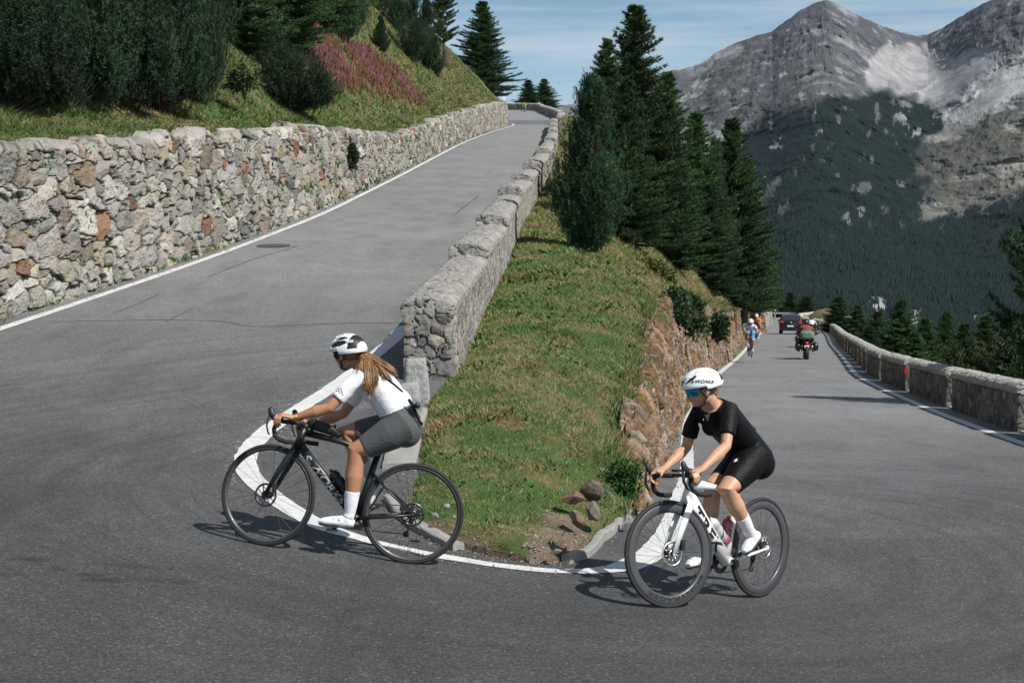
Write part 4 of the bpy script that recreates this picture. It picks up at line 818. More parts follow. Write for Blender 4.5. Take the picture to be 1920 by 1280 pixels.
# ---------------- kerbs, posts, rocks ----------------
def kerb(pp,w,h,name,lab,cat,seed,m=None,zoff=0,cx=None):
    P=np.array([(p[0],p[1]) for p in pp],float); d=np.r_[0,np.cumsum(np.linalg.norm(np.diff(P,axis=0),axis=1))]; k=np.arange(0,d[-1],.03); C=np.c_[np.interp(k,d,P[:,0]),np.interp(k,d,P[:,1])]
    for _ in range(5): C[1:-1]=(C[:-2]+2*C[1:-1]+C[2:])/4
    T=np.gradient(C,axis=0);T/=np.linalg.norm(T,axis=1)[:,None]; N=np.c_[-T[:,1],T[:,0]]
    sec=[(-.5,-.3),(-.5,.8),(-.38,1),(0,1.05),(.38,1),(.5,.8),(.5,-.3)]; rows=[]
    for (a,b) in sec:
        q=C+N*a*w; nz=(fbm(np.c_[q*3.,0*k+seed],5,.6)-.5); z=RZ(C[:,0],C[:,1])+b*h+nz*.045*(b>0)+(vnoise(np.c_[k*2.2+seed,0*k,0*k])-.5)*.02; rows.append(np.c_[q+N*(nz*.05)[:,None],z])
    A=np.array(rows).transpose(1,0,2); cc_=A.mean(1,keepdims=True)-np.array([0,0,h*.5]); A=np.concatenate([A[:1]*0+cc_[:1],A,A[-1:]*0+cc_[-1:]],0); o=mk(name,A.reshape(-1,3),gridfaces(*A.shape[:2]),m or M['concrete'],smooth=False); tag(o,lab,cat); return o
def gp(*pp): return [tuple(ray_ground(*p)[:2]) for p in pp]
kerb(gp((775,772),(768,800),(758,840),(748,882)),.30,.05,'kerb','worn concrete slab beside the stone posts behind the saddle','kerb',1)
kerb(gp((728,940),(745,962),(775,990),(812,1010),(862,1034)),.10,.05,'kerb','short pale broken kerb behind the rear wheel of the dark bicycle','kerb',2)
kerb(gp((1062,1058),(1092,1045),(1125,1018),(1160,985),(1186,962)),.065,.06,'kerb','rounded pale kerb curving round the right side of the hairpin tip','kerb',3)
def post(px,py,w,h,lab,rz=0,tp=.72,dp=.26):
    p=ray_ground(px,py); m=MB(); n=7
    bm_=[]; e=empty('stone_post',(p[0],p[1]+dp/2,p[2]-.02),lab,'stone post','granite posts at the parapet end'); e.rotation_euler=(0,0,rz)
    rows=[]; 
    for k in range(0,26):
        z=h*k/25; f=1-(1-tp)*(k/25); 
        if k>23: f*=.93
        rows.append((z,f))
    V=[];Q=60
    for z,f in rows:
        t=np.linspace(0,2*PI,Q,endpoint=False); c,s=np.cos(t),np.sin(t); mx=np.maximum(abs(c),abs(s)); c,s=c/mx,s/mx; rr=1-.06*(abs(c*s)>.85)
        V.append(np.c_[c*w/2*f*rr,s*dp/2*f*rr,0*c+z])
    V.append(np.c_[np.zeros(Q),np.zeros(Q),np.full(Q,h+.006)]); V=np.concatenate(V); P=V.copy(); nz=(fbm(V*30+px,4)-.5)*.02+(fbm(V*7+px,3)-.5)*.025; L=np.linalg.norm(V[:,:2],axis=1)[:,None]+1e-6; V[:,:2]+=V[:,:2]/L*nz[:,None]; V[:,2]+=nz*.5
    mk('post_body',V,gridfaces(27,Q,True),M['granite'],parent=e)
post(779,757,.31,.50,'tallest granite post in front of the near end of the parapet',.1)
post(766,790,.27,.40,'middle granite post, lower and half hidden behind the white shirt',.05)
post(743,852,.27,.26,'short granite post on the kerb behind the saddle of the dark bicycle',.1)
def rock(px,py,Y,d,lab,pal=PALB,seed=0,rot=(0,0,0)):
    m=MB(); m.ell((0,0,0),(1,1,1),nu=56,nv=34); V=np.concatenate(m.v); N=V.copy()
    r=np.random.RandomState(seed+100); 
    for _ in range(15):   # chip flat faces
        a=r.normal(0,1,3); a/=np.linalg.norm(a); k=r.uniform(.42,.72); q=V@a; V=V-np.maximum(q-k,0)[:,None]*a
    V=V*np.array(d)/2*1.25; V=V@np.array(Matrix.Rotation(rot[2],3,'Z')@Matrix.Rotation(rot[1],3,'Y')@Matrix.Rotation(rot[0],3,'X')).T
    V+=N*((fbm(V*9+seed,4,.6,True)-.5)*.22*min(d))[:,None]; c=at(px,py,Y)
    base=np.array(pal[seed%len(pal)][0])*.62; C=base*(.55+.9*fbm(V*14+seed,4))[:,None]; st=sm(.52,.66,fbm(V*6+seed*3,3))[:,None]; C=C*(1-st*.5)+np.array([.27,.26,.25])*st*.5
    o=mk('rock',V,m.f,M['stone'],col=C,smooth=False); o.location=tuple(c); tag(o,lab,'rock','fallen rocks at the hairpin tip'); return o
rock(1163,915,12.9,(.24,.13,.46),'upright orange brown slab with a flat top at the wall end',seed=6,rot=(0,.08,.4))
rock(1080,968,10.7,(.15,.15,.12),'rounded brown rock above the right kerb, nearest the tip',seed=1,rot=(.3,.3,.5))
rock(1112,958,11.0,(.14,.15,.15),'brown rock between the nearest one and the upright slab',seed=2,rot=(.2,-.3,1.5))
rock(1112,915,11.8,(.17,.15,.19),'large dark brown boulder at the foot of the grass beside the upright slab',seed=5,rot=(.1,.4,.2))
rock(1072,935,11.2,(.2,.16,.10),'broad brown rock over the dark hollow in the grass',seed=0,rot=(.2,.3,.2))
rock(1135,865,13.2,(.2,.2,.24),'reddish rock at the top of the loose rocks under the grass',seed=3)
rock(1145,942,12.2,(.12,.14,.16),'small brown rock leaning on the upright slab',seed=7)
rock(1178,972,11.6,(.09,.1,.06),'small grey stone at the end of the right kerb',PALG,seed=2)
rock(1165,830,14.4,(.22,.2,.3),'brown block at the low start of the slab wall',seed=4)
rock(1190,770,16.6,(.2,.2,.28),'dark red block sticking out of the wall top',seed=10,rot=(.2,.5,0))
rock(1040,1035,9.75,(.10,.08,.04),'flat pale stone lying in the earth at the tip',PALG,seed=0)
rock(815,965,9.95,(.07,.06,.05),'pale pebble on the earth seen through the rear wheel',PALG,seed=1)
rock(838,948,10.2,(.06,.06,.04),'second pale pebble behind the rear wheel rim',PALG,seed=4)
def stones_loose():
    r=np.random.RandomState(8); m=MB(); 
    V=[];F=[];n=0;ico=[(0,0,1),(.9,0,.3),(.28,.85,.3),(-.72,.53,.3),(-.72,-.53,.3),(.28,-.85,.3),(0,0,-.6)]
    f0=[(0,1,2),(0,2,3),(0,3,4),(0,4,5),(0,5,1),(6,2,1),(6,3,2),(6,4,3),(6,5,4),(6,1,5)]
    K=5200; y=9.5+r.rand(K)**1.4*3.4; t=r.rand(K); x=wL(y)*(1-t)+wR(y)*t; z=WG(x,y); kk=r.rand(K)<sm(.3,.5,bare_f(np.c_[x,y,z],t)); x,y,z,t=x[kk],y[kk],z[kk],t[kk]; K=len(x); s=.004+.016*r.rand(K)**4
    for i in range(K):
        A=np.array(ico)*s[i]*r.uniform(.6,1.3,(7,1)); V.append(A+[x[i],y[i],z[i]-s[i]*.1]); F+=[(a+n,b+n,c+n) for a,b,c in f0]; n+=7
    cc=np.repeat(np.array([.26,.22,.18])*r.uniform(.4,1.4,(K,1)),7,0)
    o=mk('gravel',np.concatenate(V),np.array(F),M['stone'],col=cc,smooth=False); tag(o,'loose gravel on the bare earth at the tip',kind='stuff')
stones_loose()
def grit():
    r=np.random.RandomState(18); ico=np.array([(0,0,1),(.9,0,.2),(-.4,.8,.2),(-.5,-.7,.2)]); K=6000; V=np.empty((K,4,3)); F=np.array([(0,1,2),(0,2,3),(0,3,1)])
    w=r.randint(0,3,K); y=np.exp(r.uniform(log(12.5),log(60),K)); x=np.where(w==0,xUL(y)-r.rand(K)**1.5*.42,np.where(w==1,xWB(y)+r.rand(K)**1.5*.45,0)); 
    u=r.rand(K)*(len(NO)-1); i=u.astype(int); f=u-i; A=np.array([q[:2] for q in NO]); q=A[i]*(1-f)[:,None]+A[np.minimum(i+1,len(A)-1)]*f[:,None]; d=q-np.array([.1,11.3]); d/=np.linalg.norm(d,axis=1)[:,None]; q=q+d*(r.rand(K)**2*.45)[:,None]
    x=np.where(w==2,q[:,0],x); y=np.where(w==2,q[:,1],y); z=RZ(x,y); s=(.003+.009*r.rand(K)**3)*np.clip(y/12,1,2.5)
    V=ico[None]*s[:,None,None]*r.uniform(.6,1.4,(K,4,1))+np.c_[x,y,z+.004][:,None]; FF=(F[None]+4*np.arange(K)[:,None,None]).reshape(-1,3)
    tag(mk('road_grit',V.reshape(-1,3),FF,M['stone'],col=np.repeat(np.array([.25,.22,.19])*r.uniform(.35,1.5,(K,1)),4,0),smooth=False),'loose grit gathered along the road edges',kind='stuff')
grit()
# stump, signs, reflector
p=bank_hit(836,124); m=MB(); m.tube([(0,0,-.4),(0,0,.3),(.05,0,1.0),(.1,0,1.35)],[.36,.3,.27,.22],12); m.tube([(0,.1,.9),(.3,0,1.3)],[.1,.05],8)
if p is not None:
    o=m.build('tree_stump',M['bark'],smooth=True); o.location=tuple(p); tag(o,'grey broken tree stump standing on the skyline slope','stump')
M['black']=mat('black_paint',(.012,.012,.013),.5); M['white']=mat('white_paint',(.78,.78,.78),.5); M['red']=mat('red_reflector',(.5,.02,.015),.4); M['pole']=mat('galvanised',(.3,.31,.32),.5,metal=.6)
def chevron(px,py,Y,w,h,lab,flip=1,ph=1.6,two=False):
    c=at(px,py,Y); e=empty('chevron_sign',tuple(c),lab,'road sign','chevron boards at the bends')
    m=MB(); m.box((0,0,0),(w,.03,h)); m.build('board',M['black'],parent=e)
    m=MB(); s=flip; k=h*.36; t=w*.22
    m.add([(s*-.30*w,-.02,0),(s*.10*w,-.02,k),(s*.10*w+s*t,-.02,k),(s*-.30*w+s*t,-.02,0),(s*.10*w,-.02,-k),(s*.10*w+s*t,-.02,-k)],[(0,1,2,3),(3,5,4,0)]); m.build('chevron',M['white'],parent=e)
    m=MB(); m.tube([(0,.05,-ph),(0,.05,h/2)],.035,8); m.build('post',M['pole'],parent=e)
    if two: m=MB(); m.box((0,0,h*.5+.45),(w*.7,.03,.45)); m.build('plate',M['white'],parent=e)
    return e
chevron(1010,196,218,.85,.85,'black board with a white chevron beside the twin firs')
chevron(945,196,200,.7,.7,'small chevron board on the left at the corner of the top bend',two=True,ph=1.2)
chevron(1452,578,200,.9,.9,'chevron board in front of the dark trees past the far wall',ph=2)
y=33.5; 
c=at(1679,700,33.5); m=MB(); m.box((0,0,0),(.06,.03,.15)); o=m.build('reflector',M['red']); 
xx=float(xLR(33.5))+.38; o.location=(xx-.02,33.5-.16,float(RZ(xLR(33.5),33.5))+.52); tag(o,'small red reflector on the parapet block gap','reflector')

gm_=mat('ghost_paint',(.45,.45,.44),.7); _n=gm_.node_tree.nodes; _l=gm_.node_tree.links; _t=_n.new('ShaderNodeTexCoord'); _z=_n.new('ShaderNodeTexNoise'); _z.inputs['Scale'].default_value=16; _z.inputs['Detail'].default_value=8; _z.inputs['Roughness'].default_value=.75; _r=_n.new('ShaderNodeMapRange'); _r.inputs[1].default_value=.56; _r.inputs[2].default_value=.62; _r.inputs[4].default_value=.8; _l.new(_t.outputs['Object'],_z.inputs['Vector']); _l.new(_z.outputs[0],_r.inputs[0]); _l.new(_r.outputs[0],_n['Principled BSDF'].inputs['Alpha'])
for k_,pp_ in enumerate([[(640,700),(600,722),(560,745),(520,778),(490,805)],[(600,735),(540,765),(480,800),(445,840),(438,880),(455,910)],[(620,742),(590,775),(540,810),(520,850)]]):
    P_=[ray_ground(*p) for p in pp_]; ribbon([(p[0],p[1]) for p in P_],.16 if k_<2 else .22,'worn_paint',gm_,lift=.0035,edge=.05,seed=k_+20)
# ---------------- bicycles and riders ----------------
def bframe(X,Y,Z,yaw,pitch,lean):
    fw=Vector((-math.cos(yaw)*math.cos(pitch),math.sin(yaw)*math.cos(pitch),math.sin(pitch))); up=Vector((0,0,1)); l=up.cross(fw).normalized(); up=fw.cross(l)
    u2=math.cos(lean)*up-math.sin(lean)*l; l2=math.cos(lean)*l+math.sin(lean)*up
    m=Matrix.Identity(4)
    for i in range(3): m[i][0]=fw[i]; m[i][1]=l2[i]; m[i][2]=u2[i]; m[i][3]=(X,Y,Z)[i]
    return m
def inv_px(m,px,py,off=0):
    r=Vector(ray(px,py)); l=m.col[1].xyz; O=m.col[3].xyz; t=(O+l*off).dot(l)/r.dot(l); P=r*t-O
    return np.array([P.dot(m.col[0].xyz),off,P.dot(m.col[2].xyz)])
ML=bframe(-.712,9.431,-2.280,-.002,.130,.056); SL=.295
MR=bframe(1.691,9.58,-2.549,-.781,.116,.060); SR=.281
M['carbon']=mat('matte_carbon',(.012,.012,.013),.38,coat=.15); M['bikewhite']=mat('bicycle_white_paint',(.80,.80,.79),.22,coat=.6,spec=.6)
M['tyre']=mat('tyre_rubber',(.018,.018,.018),.75,bump=.2,bscale=200); M['rim']=mat('carbon_rim',(.055,.055,.06),.38,coat=.15); M['steel']=mat('brushed_steel',(.55,.55,.55),.32,metal=1,bump=.05,bscale=80)
M['spoke']=mat('spoke_black',(.02,.02,.02),.4,metal=.5); M['tape']=mat('bar_tape',(.014,.014,.014),.8,bump=.5,bscale=120); M['gun']=mat('gunmetal',(.10,.10,.11),.35,metal=.9); M['plastic']=mat('black_plastic',(.018,.018,.019),.5)
M['decalgrey']=mat('silver_lettering',(.30,.31,.32),.4,metal=.4); M['decalblack']=mat('black_lettering',(.012,.012,.012),.5); M['decalwhite']=mat('white_lettering',(.72,.72,.72),.6)
def lathe(prof,n=72,axis=1):
    """closed profile of (radius, lateral) turned round the y axis"""
    P=np.array(prof); m=len(P); t=np.arange(n)*2*PI/n
    V=np.stack([P[None,:,0]*np.cos(t)[:,None],np.broadcast_to(P[None,:,1],(n,m)),P[None,:,0]*np.sin(t)[:,None]],2).reshape(-1,3)
    F=[(i*m+j,i*m+(j+1)%m,((i+1)%n)*m+(j+1)%m,((i+1)%n)*m+j) for i in range(n) for j in range(m)]
    return V,F
FONT={}
def text_verts(s,shear=0,fat=0,space=1):
    c=bpy.data.curves.new('t','FONT'); c.body=s; c.size=1; c.offset=fat; c.space_character=space; c.resolution_u=3; c.align_x='CENTER'; c.align_y='CENTER'; o=bpy.data.objects.new('t',c); COL.objects.link(o)
    dg=bpy.context.evaluated_depsgraph_get(); me=bpy.data.meshes.new_from_object(o.evaluated_get(dg)); V=np.array([v.co[:2] for v in me.vertices]); F=[tuple(p.vertices) for p in me.polygons]
    bpy.data.objects.remove(o); bpy.data.curves.remove(c); bpy.data.meshes.remove(me); V[:,0]+=V[:,1]*shear; V-=(V.max(0)+V.min(0))/2; return V,F,V.max(0)-V.min(0)
def wheel(name,parent,centre,deep,rear,rotorm,letters=None,R=.342,spokes=24,detail=True):
    o=MB(); hub=MB()
    inn=R-.028-deep
    V,F=lathe([(R-.026,-.012),(R-.028,-.0135),(inn+.012,-.012),(inn,-.006),(inn-.001,.0),(inn,.006),(inn+.012,.012),(R-.028,.0135),(R-.026,.012)]); 
    m=MB(); m.add(V,F); w=m.build(name,M['rim'],smooth=True,parent=parent); w.location=tuple(centre)
    t=np.linspace(0,2*PI,14,endpoint=False); V,F=lathe([(R-.0145+.0145*math.cos(a)*1.0,.0135*math.sin(a)) for a in t],96); m=MB(); m.add(V,F); m.build('tyre',M['tyre'],smooth=True,parent=w)
    if not detail: spokes=12
    m=MB()
    for k in range(spokes):
        a=k*2*PI/spokes; sd=1 if k%2 else -1; h=a+ (.9 if (k//2)%2 else -.9)*1.0
        m.tube([(.022*math.cos(h),sd*.026,.022*math.sin(h)),(inn*math.cos(a),sd*.002,inn*math.sin(a))],.0011,4,cap=False)
    m.build('spokes',M['spoke'],parent=w)
    m=MB(); m.tube([(0,-.045,0),(0,-.03,0),(0,-.025,0),(0,.0,0),(0,.025,0),(0,.03,0),(0,.045,0)],[.012,.013,.026,.014,.026,.013,.012],20); 
    if rear: m.tube([(0,-.024,0),(0,-.03,0),(0,-.045,0),(0,-.046,0)],[.05,.048,.028,.01],36)
    m.build('hub',M['plastic'],smooth=True,parent=w)
    if rotorm:
        m=MB(); V,F=lathe([(.080,.0375),(.066,.0375),(.066,.0393),(.080,.0393)],64); m.add(V,F)
        for k in range(10):
            a=k*2*PI/10; m.tube([(.022*math.cos(a),.0385,.022*math.sin(a)),(.068*math.cos(a+.5),.0385,.068*math.sin(a+.5))],.0035,4)
        V,F=lathe([(.030,.036),(.010,.036),(.010,.041),(.030,.041)],32); m.add(V,F); m.build('brake_disc',rotorm,smooth=True,parent=w)
    if letters:
        s,rad,h,a0,a1=letters; V,F,sz=text_verts(s,0,.02,1.08); u=V[:,0]/sz[0]; a=(a0+a1)/2+(a1-a0)*u; r=rad+V[:,1]/sz[1]*h
        for sgn in (1,):
            P=np.c_[r*np.cos(a),np.full(len(r),.0150*sgn),r*np.sin(a)]; mk('lettering',P,F,M['decalblack'],parent=w,smooth=False)
    return w
def fuse(mb,name,m,voxel=.006,smooth=6,parent=None,fac=.5):
    V=np.concatenate(mb.v); me=bpy.data.meshes.new(name); me.from_pydata([tuple(v) for v in V],[],mb.f); me.update()
    import bmesh
    b=bmesh.new(); b.from_mesh(me); bmesh.ops.recalc_face_normals(b,faces=b.faces); b.to_mesh(me); b.free()
    o=bpy.data.objects.new(name,me); COL.objects.link(o)
    r=o.modifiers.new('r','REMESH'); r.mode='VOXEL'; r.voxel_size=voxel; r.adaptivity=0
    if smooth: s=o.modifiers.new('s','SMOOTH'); s.factor=fac; s.iterations=smooth
    dg=bpy.context.evaluated_depsgraph_get(); me2=bpy.data.meshes.new_from_object(o.evaluated_get(dg)); o.modifiers.clear(); o.data=me2; bpy.data.meshes.remove(me); me2.name=name
    me2.materials.clear(); me2.materials.append(m); me2.polygons.foreach_set('use_smooth',np.ones(len(me2.polygons),bool)); me2.update()
    if parent is not None: o.parent=parent
    return o
def rotax(P,A,ax,ang):
    ax=np.array(ax)/np.linalg.norm(ax); P=np.array(P,float)-A; c,s=math.cos(ang),math.sin(ang)
    return P*c+np.cross(ax,P)*s+np.outer(P@ax,ax)*(1-c)+A
AX=np.array([-math.cos(math.radians(73)),0,math.sin(math.radians(73))]); FA=np.array([.985,0,.342]); PP_=np.array([math.sin(math.radians(73)),0,math.cos(math.radians(73))]); A0=FA-.045*PP_
def bicycle(mt,steer,lab,frame_m,style,clamp,crank,saddle,rings=True,name='road_bicycle',group=None,bb=(.40,.272),detail=True,deep=.02,fat=1.0,rotor=None,letters=None,bar_m=None,sw=1):
    e=empty(name,(0,0,0),lab,'bicycle',group); e.matrix_world=mt; bar_m=bar_m or M['tape']
    R_=lambda P:rotax(P,A0,AX,-steer)
    bb=np.array([bb[0],0,bb[1]]); ht=A0+AX*.515; hb=A0+AX*.395; sc=np.array([.285,0,.70]); st2=bb+(sc-bb)*1.0
    m=MB()
    m.tube([hb-AX*.02,ht+AX*.0],[(.028*min(fat,1.2),.032*min(fat,1.2)),(.024,.028)],16)
    m.tube([hb+AX*.01,hb*.5+bb*.5,bb],[(.024*fat,.032*fat),(.023*fat,.030*fat),(.026*fat,.034*fat)],16,ref=(0,1,0))
    m.tube([ht-AX*.03,ht*.5+sc*.5+np.array([0,0,.0]),sc],[(.019,.024*fat*.8+.005),(.018,.019),(.014,.015)],14,ref=(0,1,0))
    m.tube([bb,sc+ (sc-bb)*.04],[(.022,.024),(.015,.022)],14,ref=(0,1,0)); m.tube([bb+np.array([0,-.042,0]),bb+np.array([0,.042,0])],.026,16)
    jn=bb+(sc-bb)*.72
    for s in(-1,1):
        ax=np.array([0,s*.064,.342]); m.tube([jn+np.array([0,s*.012,0]),(jn+ax)/2+np.array([0,s*.015,0]),ax],[.0085,.0075,.0075],10); m.tube([bb+np.array([-.01,s*.03,0]),(bb+ax)/2+np.array([0,s*.012,-.004]),ax],[(.014,.019),(.011,.014),(.009,.011)],10)
        m.ell(ax,(.016,.006,.016),nu=12,nv=8)
    fr=m.build('frame',frame_m,parent=e,smooth=True)
    if style and detail:
        V,F,sz=text_verts(style,.25 if 'W' in style else .0,.03,1.0); p0=hb*.86+bb*.14; p1=hb*.20+bb*.80; d=(p1-p0); L=np.linalg.norm(d); d/=L; n=np.cross(d,[0,1,0]); n*=np.sign(n[2]); w=.040*fat*1.15
        u=V[:,0]/sz[0]; v=V[:,1]/sz[1]; ca=(v*w+(-.024 if sw==1 else -.004))/(.031*fat); Pm=(p0+p1)/2+d*(u*L)[:,None]+n*((.0325*fat+.0025)*np.sin(ca))[:,None]; Pm[:,1]=(.0245*fat+.0025)*np.cos(ca)
        mk('lettering',Pm,F,M['decalblack'] if sw==1 else M['decalgrey'],parent=fr,smooth=False)
    # seat post and saddle
    sd=np.array(saddle,float); ps=sc+(sc-bb)/np.linalg.norm(sc-bb)*((sd[2]-.035-sc[2])/.95)
    m=MB(); m.tube([sc-np.array([0,0,.02]),ps,np.array([sd[0]+.02,0,sd[2]-.035])],.0135,12); m.build('seat_post',M['carbon'],parent=e,smooth=True)
    m=MB(); 
    m.tube([sd+np.array([-.10,0,-.004]),sd+np.array([-.09,0,.0]),sd+np.array([-.03,0,.002]),sd+np.array([.05,0,0]),sd+np.array([.13,0,-.004]),sd+np.array([.145,0,-.012])],[(.05,.006),(.068,.016),(.062,.018),(.032,.016),(.018,.014),(.012,.006)],18,ref=(0,1,0)); m.build('saddle',M['plastic'],parent=e,smooth=True)
    # fork (steered)
    m=MB(); cr=hb-AX*.012
    m.tube(R_([cr+AX*.02,cr-AX*.02]),[(.03,.028),(.032,.026)],14)
    for s in(-1,1):
        m.tube(R_([cr+np.array([0,s*.018,-.005]),cr+np.array([.012,s*.050,-.045]),(cr+FA)/2+np.array([.0,s*.055,0]),FA+np.array([0,s*.056,0])]),[(.018,.022*fat),(.012,.021*fat),(.009,.019*fat),(.008,.012*fat)],12,ref=(0,1,0))
        m.ell(R_([FA+np.array([0,s*.057,0])])[0],(.013,.007,.013),nu=12,nv=8)
    m.build('fork',frame_m,parent=e,smooth=True)
    # wheels
    fwv=R_([FA])[0]; fo=wheel('front_wheel',e,fwv,deep,False,rotor,letters,detail=detail); fo.rotation_mode='QUATERNION'; fo.rotation_quaternion=Matrix.Rotation(-steer,3,Vector(AX)).to_quaternion()
    wheel('rear_wheel',e,(0,0,.342),deep,True,rotor,None,detail=detail)
    # handlebar
    cl=np.array([clamp[0],0,clamp[1]])
    m=MB(); m.tube(R_([ht+AX*-.005,ht+AX*.03]),.022,14); m.tube(R_([ht+AX*.018,cl]),[(.019,.017),(.018,.018)],14,ref=(0,1,0)); m.tube(R_([cl+np.array([0,-.13,0]),cl+np.array([0,.13,0])]),.0125,12); m.build('stem',M['plastic'] ,parent=e,smooth=True)
    for s in(-1,1):
        pth=[(0,.12,0),(.012,.165,.0),(.045,.195,.0),(.075,.20,.0),(.098,.202,-.022),(.106,.205,-.060),(.092,.209,-.098),(.055,.212,-.122),(.01,.213,-.128),(-.045,.214,-.126)]
        m=MB(); m.tube(R_([cl+np.array([a,b*s,c]) for a,b,c in pth]),.0155,12); m.build('handlebar_drop',bar_m,parent=e,smooth=True)
        m=MB(); m.tube(R_([cl+np.array([a,b*s,c]) for a,b,c in [(.06,.198,.008),(.085,.198,.014),(.12,.197,.020),(.145,.196,.042),(.154,.195,.074),(.150,.195,.084)]]),[(.016,.019),(.019,.024),(.019,.024),(.019,.023),(.016,.018),(.008,.009)],14,ref=(0,1,0)); h=m.build('brake_hood',M['plastic'],parent=e,smooth=True)
        m=MB(); m.tube(R_([cl+np.array([a,b*s,c]) for a,b,c in [(.145,.197,.035),(.162,.202,.005),(.160,.208,-.045),(.140,.214,-.088),(.128,.216,-.098)]]),[(.009,.008),(.013,.006),(.012,.006),(.010,.005),(.008,.005)],10,ref=(0,1,0)); m.build('brake_lever',M['gun'],parent=h,smooth=True)
    # drivetrain
    ca=crank; cd=np.array([math.cos(ca),0,math.sin(ca)]); 
    m=MB(); 
    V,F=lathe([(.088,-.049),(.062,-.049),(.062,-.046),(.088,-.046)],60); m.add(V+bb,F)
    V2,F2=lathe([(.070,-.043),(.055,-.043),(.055,-.041),(.070,-.041)],60); m.add(V2+bb,F2)
    for k in range(48): a=k*2*PI/48; m.box(bb+np.array([.0895*math.cos(a),-.0475,.0895*math.sin(a)]),(.004,.0025,.004))
    for k in range(4): a=k*PI/2+ca; m.tube([bb+np.array([0,-.05,0]),bb+np.array([.07*math.cos(a),-.048,.07*math.sin(a)])],.008,6)
    m.build('chainring',M['gun'],parent=e)
    for s in(-1,1):
        en=bb+cd*.168*s; m=MB(); m.tube([bb+np.array([0,s*.05,0]),bb+np.array([0,s*.068,0])+cd*s*.02,en+np.array([0,s*.072,0])],[(.017,.014),(.015,.010),(.011,.007)],12,ref=(0,1,0)); m.tube([en+np.array([0,s*.06,0]),en+np.array([0,s*.085,0])],.007,10); c_=m.build('crank_arm',M['plastic'],parent=e,smooth=True)
        m=MB(); m.box(en+np.array([0,s*.115,0]),(.075,.055,.014),taper=.85); m.build('pedal',M['plastic'],parent=c_)
    m=MB(); y_=-.046
    rr=.05; top=[bb+np.array([-.01,y_,.088])]+[np.array([0.0,y_,.342+rr])]; a_=np.linspace(-PI/2,PI/2,16); m.tube([bb+np.array([.087*math.cos(t),y_,.087*math.sin(t)]) for t in a_]+[np.array([.005,y_,.342+.046]),np.array([-.044,y_,.342]),np.array([.0,y_,.30]),np.array([.03,y_,.19])],.0035,5,closed=True); m.build('chain',M['gun'],parent=e)
    m=MB(); m.tube([np.array([.0,-.05,.30]),np.array([.012,-.05,.262]),np.array([.02,-.048,.245])],[.014,.02,.012],10); m.tube([np.array([.012,-.048,.255]),np.array([.03,-.048,.185])],[(.009,.018),(.008,.015)],10); m.tube([np.array([.03,-.056,.190]),np.array([.03,-.044,.190])],.02,14); m.build('rear_derailleur',M['gun'],parent=e,smooth=True)
    # calipers
    m=MB(); m.box((.055,.058,.375),(.07,.02,.03)); m.build('brake_caliper',M['plastic'],parent=e)
    cc=R_([FA+np.array([-.065,.058,.055])])[0]; m=MB(); m.box(cc,(.03,.025,.065)); m.build('brake_caliper',M['plastic'],parent=e)
    return e
BL=bicycle(ML,SL,'dark carbon road bicycle with shallow rims under the rider in white',M['carbon'],'S-WORKS',(.815,.848),math.radians(-31),(.17,0,.845),bb=(.375,.268),rotor=M['gun'],deep=.016,sw=2)
BR=bicycle(MR,SR,'white road bicycle with deep black rims under the rider in black',M['bikewhite'],'TREK',(.848,.842),math.radians(142),(.17,0,.86),bb=(.385,.27),rotor=M['steel'],deep=.052,fat=1.55,letters=('BONTRAGER',.287,.026,math.radians(-150),math.radians(-52)))
def bottle(mt,c,d,r,h,col,capc,lab,txt=None):
    e=empty('water_bottle',(0,0,0),lab,'bottle'); e.matrix_world=mt; d=np.array(d,float)/np.linalg.norm(d); c=np.array(c,float)
    b=mat('bottle_'+lab.split()[0],col,.35,trans=.0,spec=.5,sss=.0); k=mat('cap_'+lab.split()[0],capc,.4)
    m=MB(); m.tube([c,c+d*.005,c+d*h*.55,c+d*h*.6,c+d*h*.66,c+d*h*.72,c+d*h*.86,c+d*h*.9],[r*.9,r,r,r*.88,r*.88,r,r*.96,r*.8],24); bo=m.build('bottle_body',b,parent=e,smooth=True)
    m=MB(); m.tube([c+d*h*.88,c+d*h*.95,c+d*h*.98,c+d*h*1.0,c+d*h*1.1],[r*.86,r*.8,r*.4,r*.32,r*.3],20); m.build('cap',k,parent=e,smooth=True)
    if txt:
        V,F,sz=text_verts(txt,0,.02,1.1); u=V[:,0]/sz[0]*h*.5; v=V[:,1]/sz[1]*r*.9; n=np.cross(d,[0,1,0]); a=v/(r*1.03); P=c+d*(h*.33+u)[:,None]+n*(np.sin(a)*(r+.0015))[:,None]; P[:,1]+=np.cos(a)*(r+.0015); mk('lettering',P,F,M['decalblack'],parent=bo,smooth=False)
    return e
hb_=A0+AX*.395; bbv=np.array([.38,0,.27]); dt=(hb_-bbv)/np.linalg.norm(hb_-bbv); nn_=np.array([-dt[2],0,dt[0]])
if nn_[2]<0: nn_=-nn_
bottle(ML,bbv+dt*.17+nn_*.066,dt,.036,.17,(.012,.012,.013),(.015,.015,.015),'black water bottle in the cage of the dark bicycle')
bottle(MR,bbv+dt*.14+nn_*.070,dt,.037,.18,(.42,.43,.43),(.65,.66,.66),'clear white water bottle on the down tube of the white bicycle')
sdv=np.array([.285,0,.70])-bbv; sdv/=np.linalg.norm(sdv); bottle(MR,bbv+sdv*.12+np.array([.058,0,0]),sdv,.037,.165,(.42,.10,.16),(.62,.02,.015),'red capped pink bottle in the middle of the white bicycle','STYRKR')
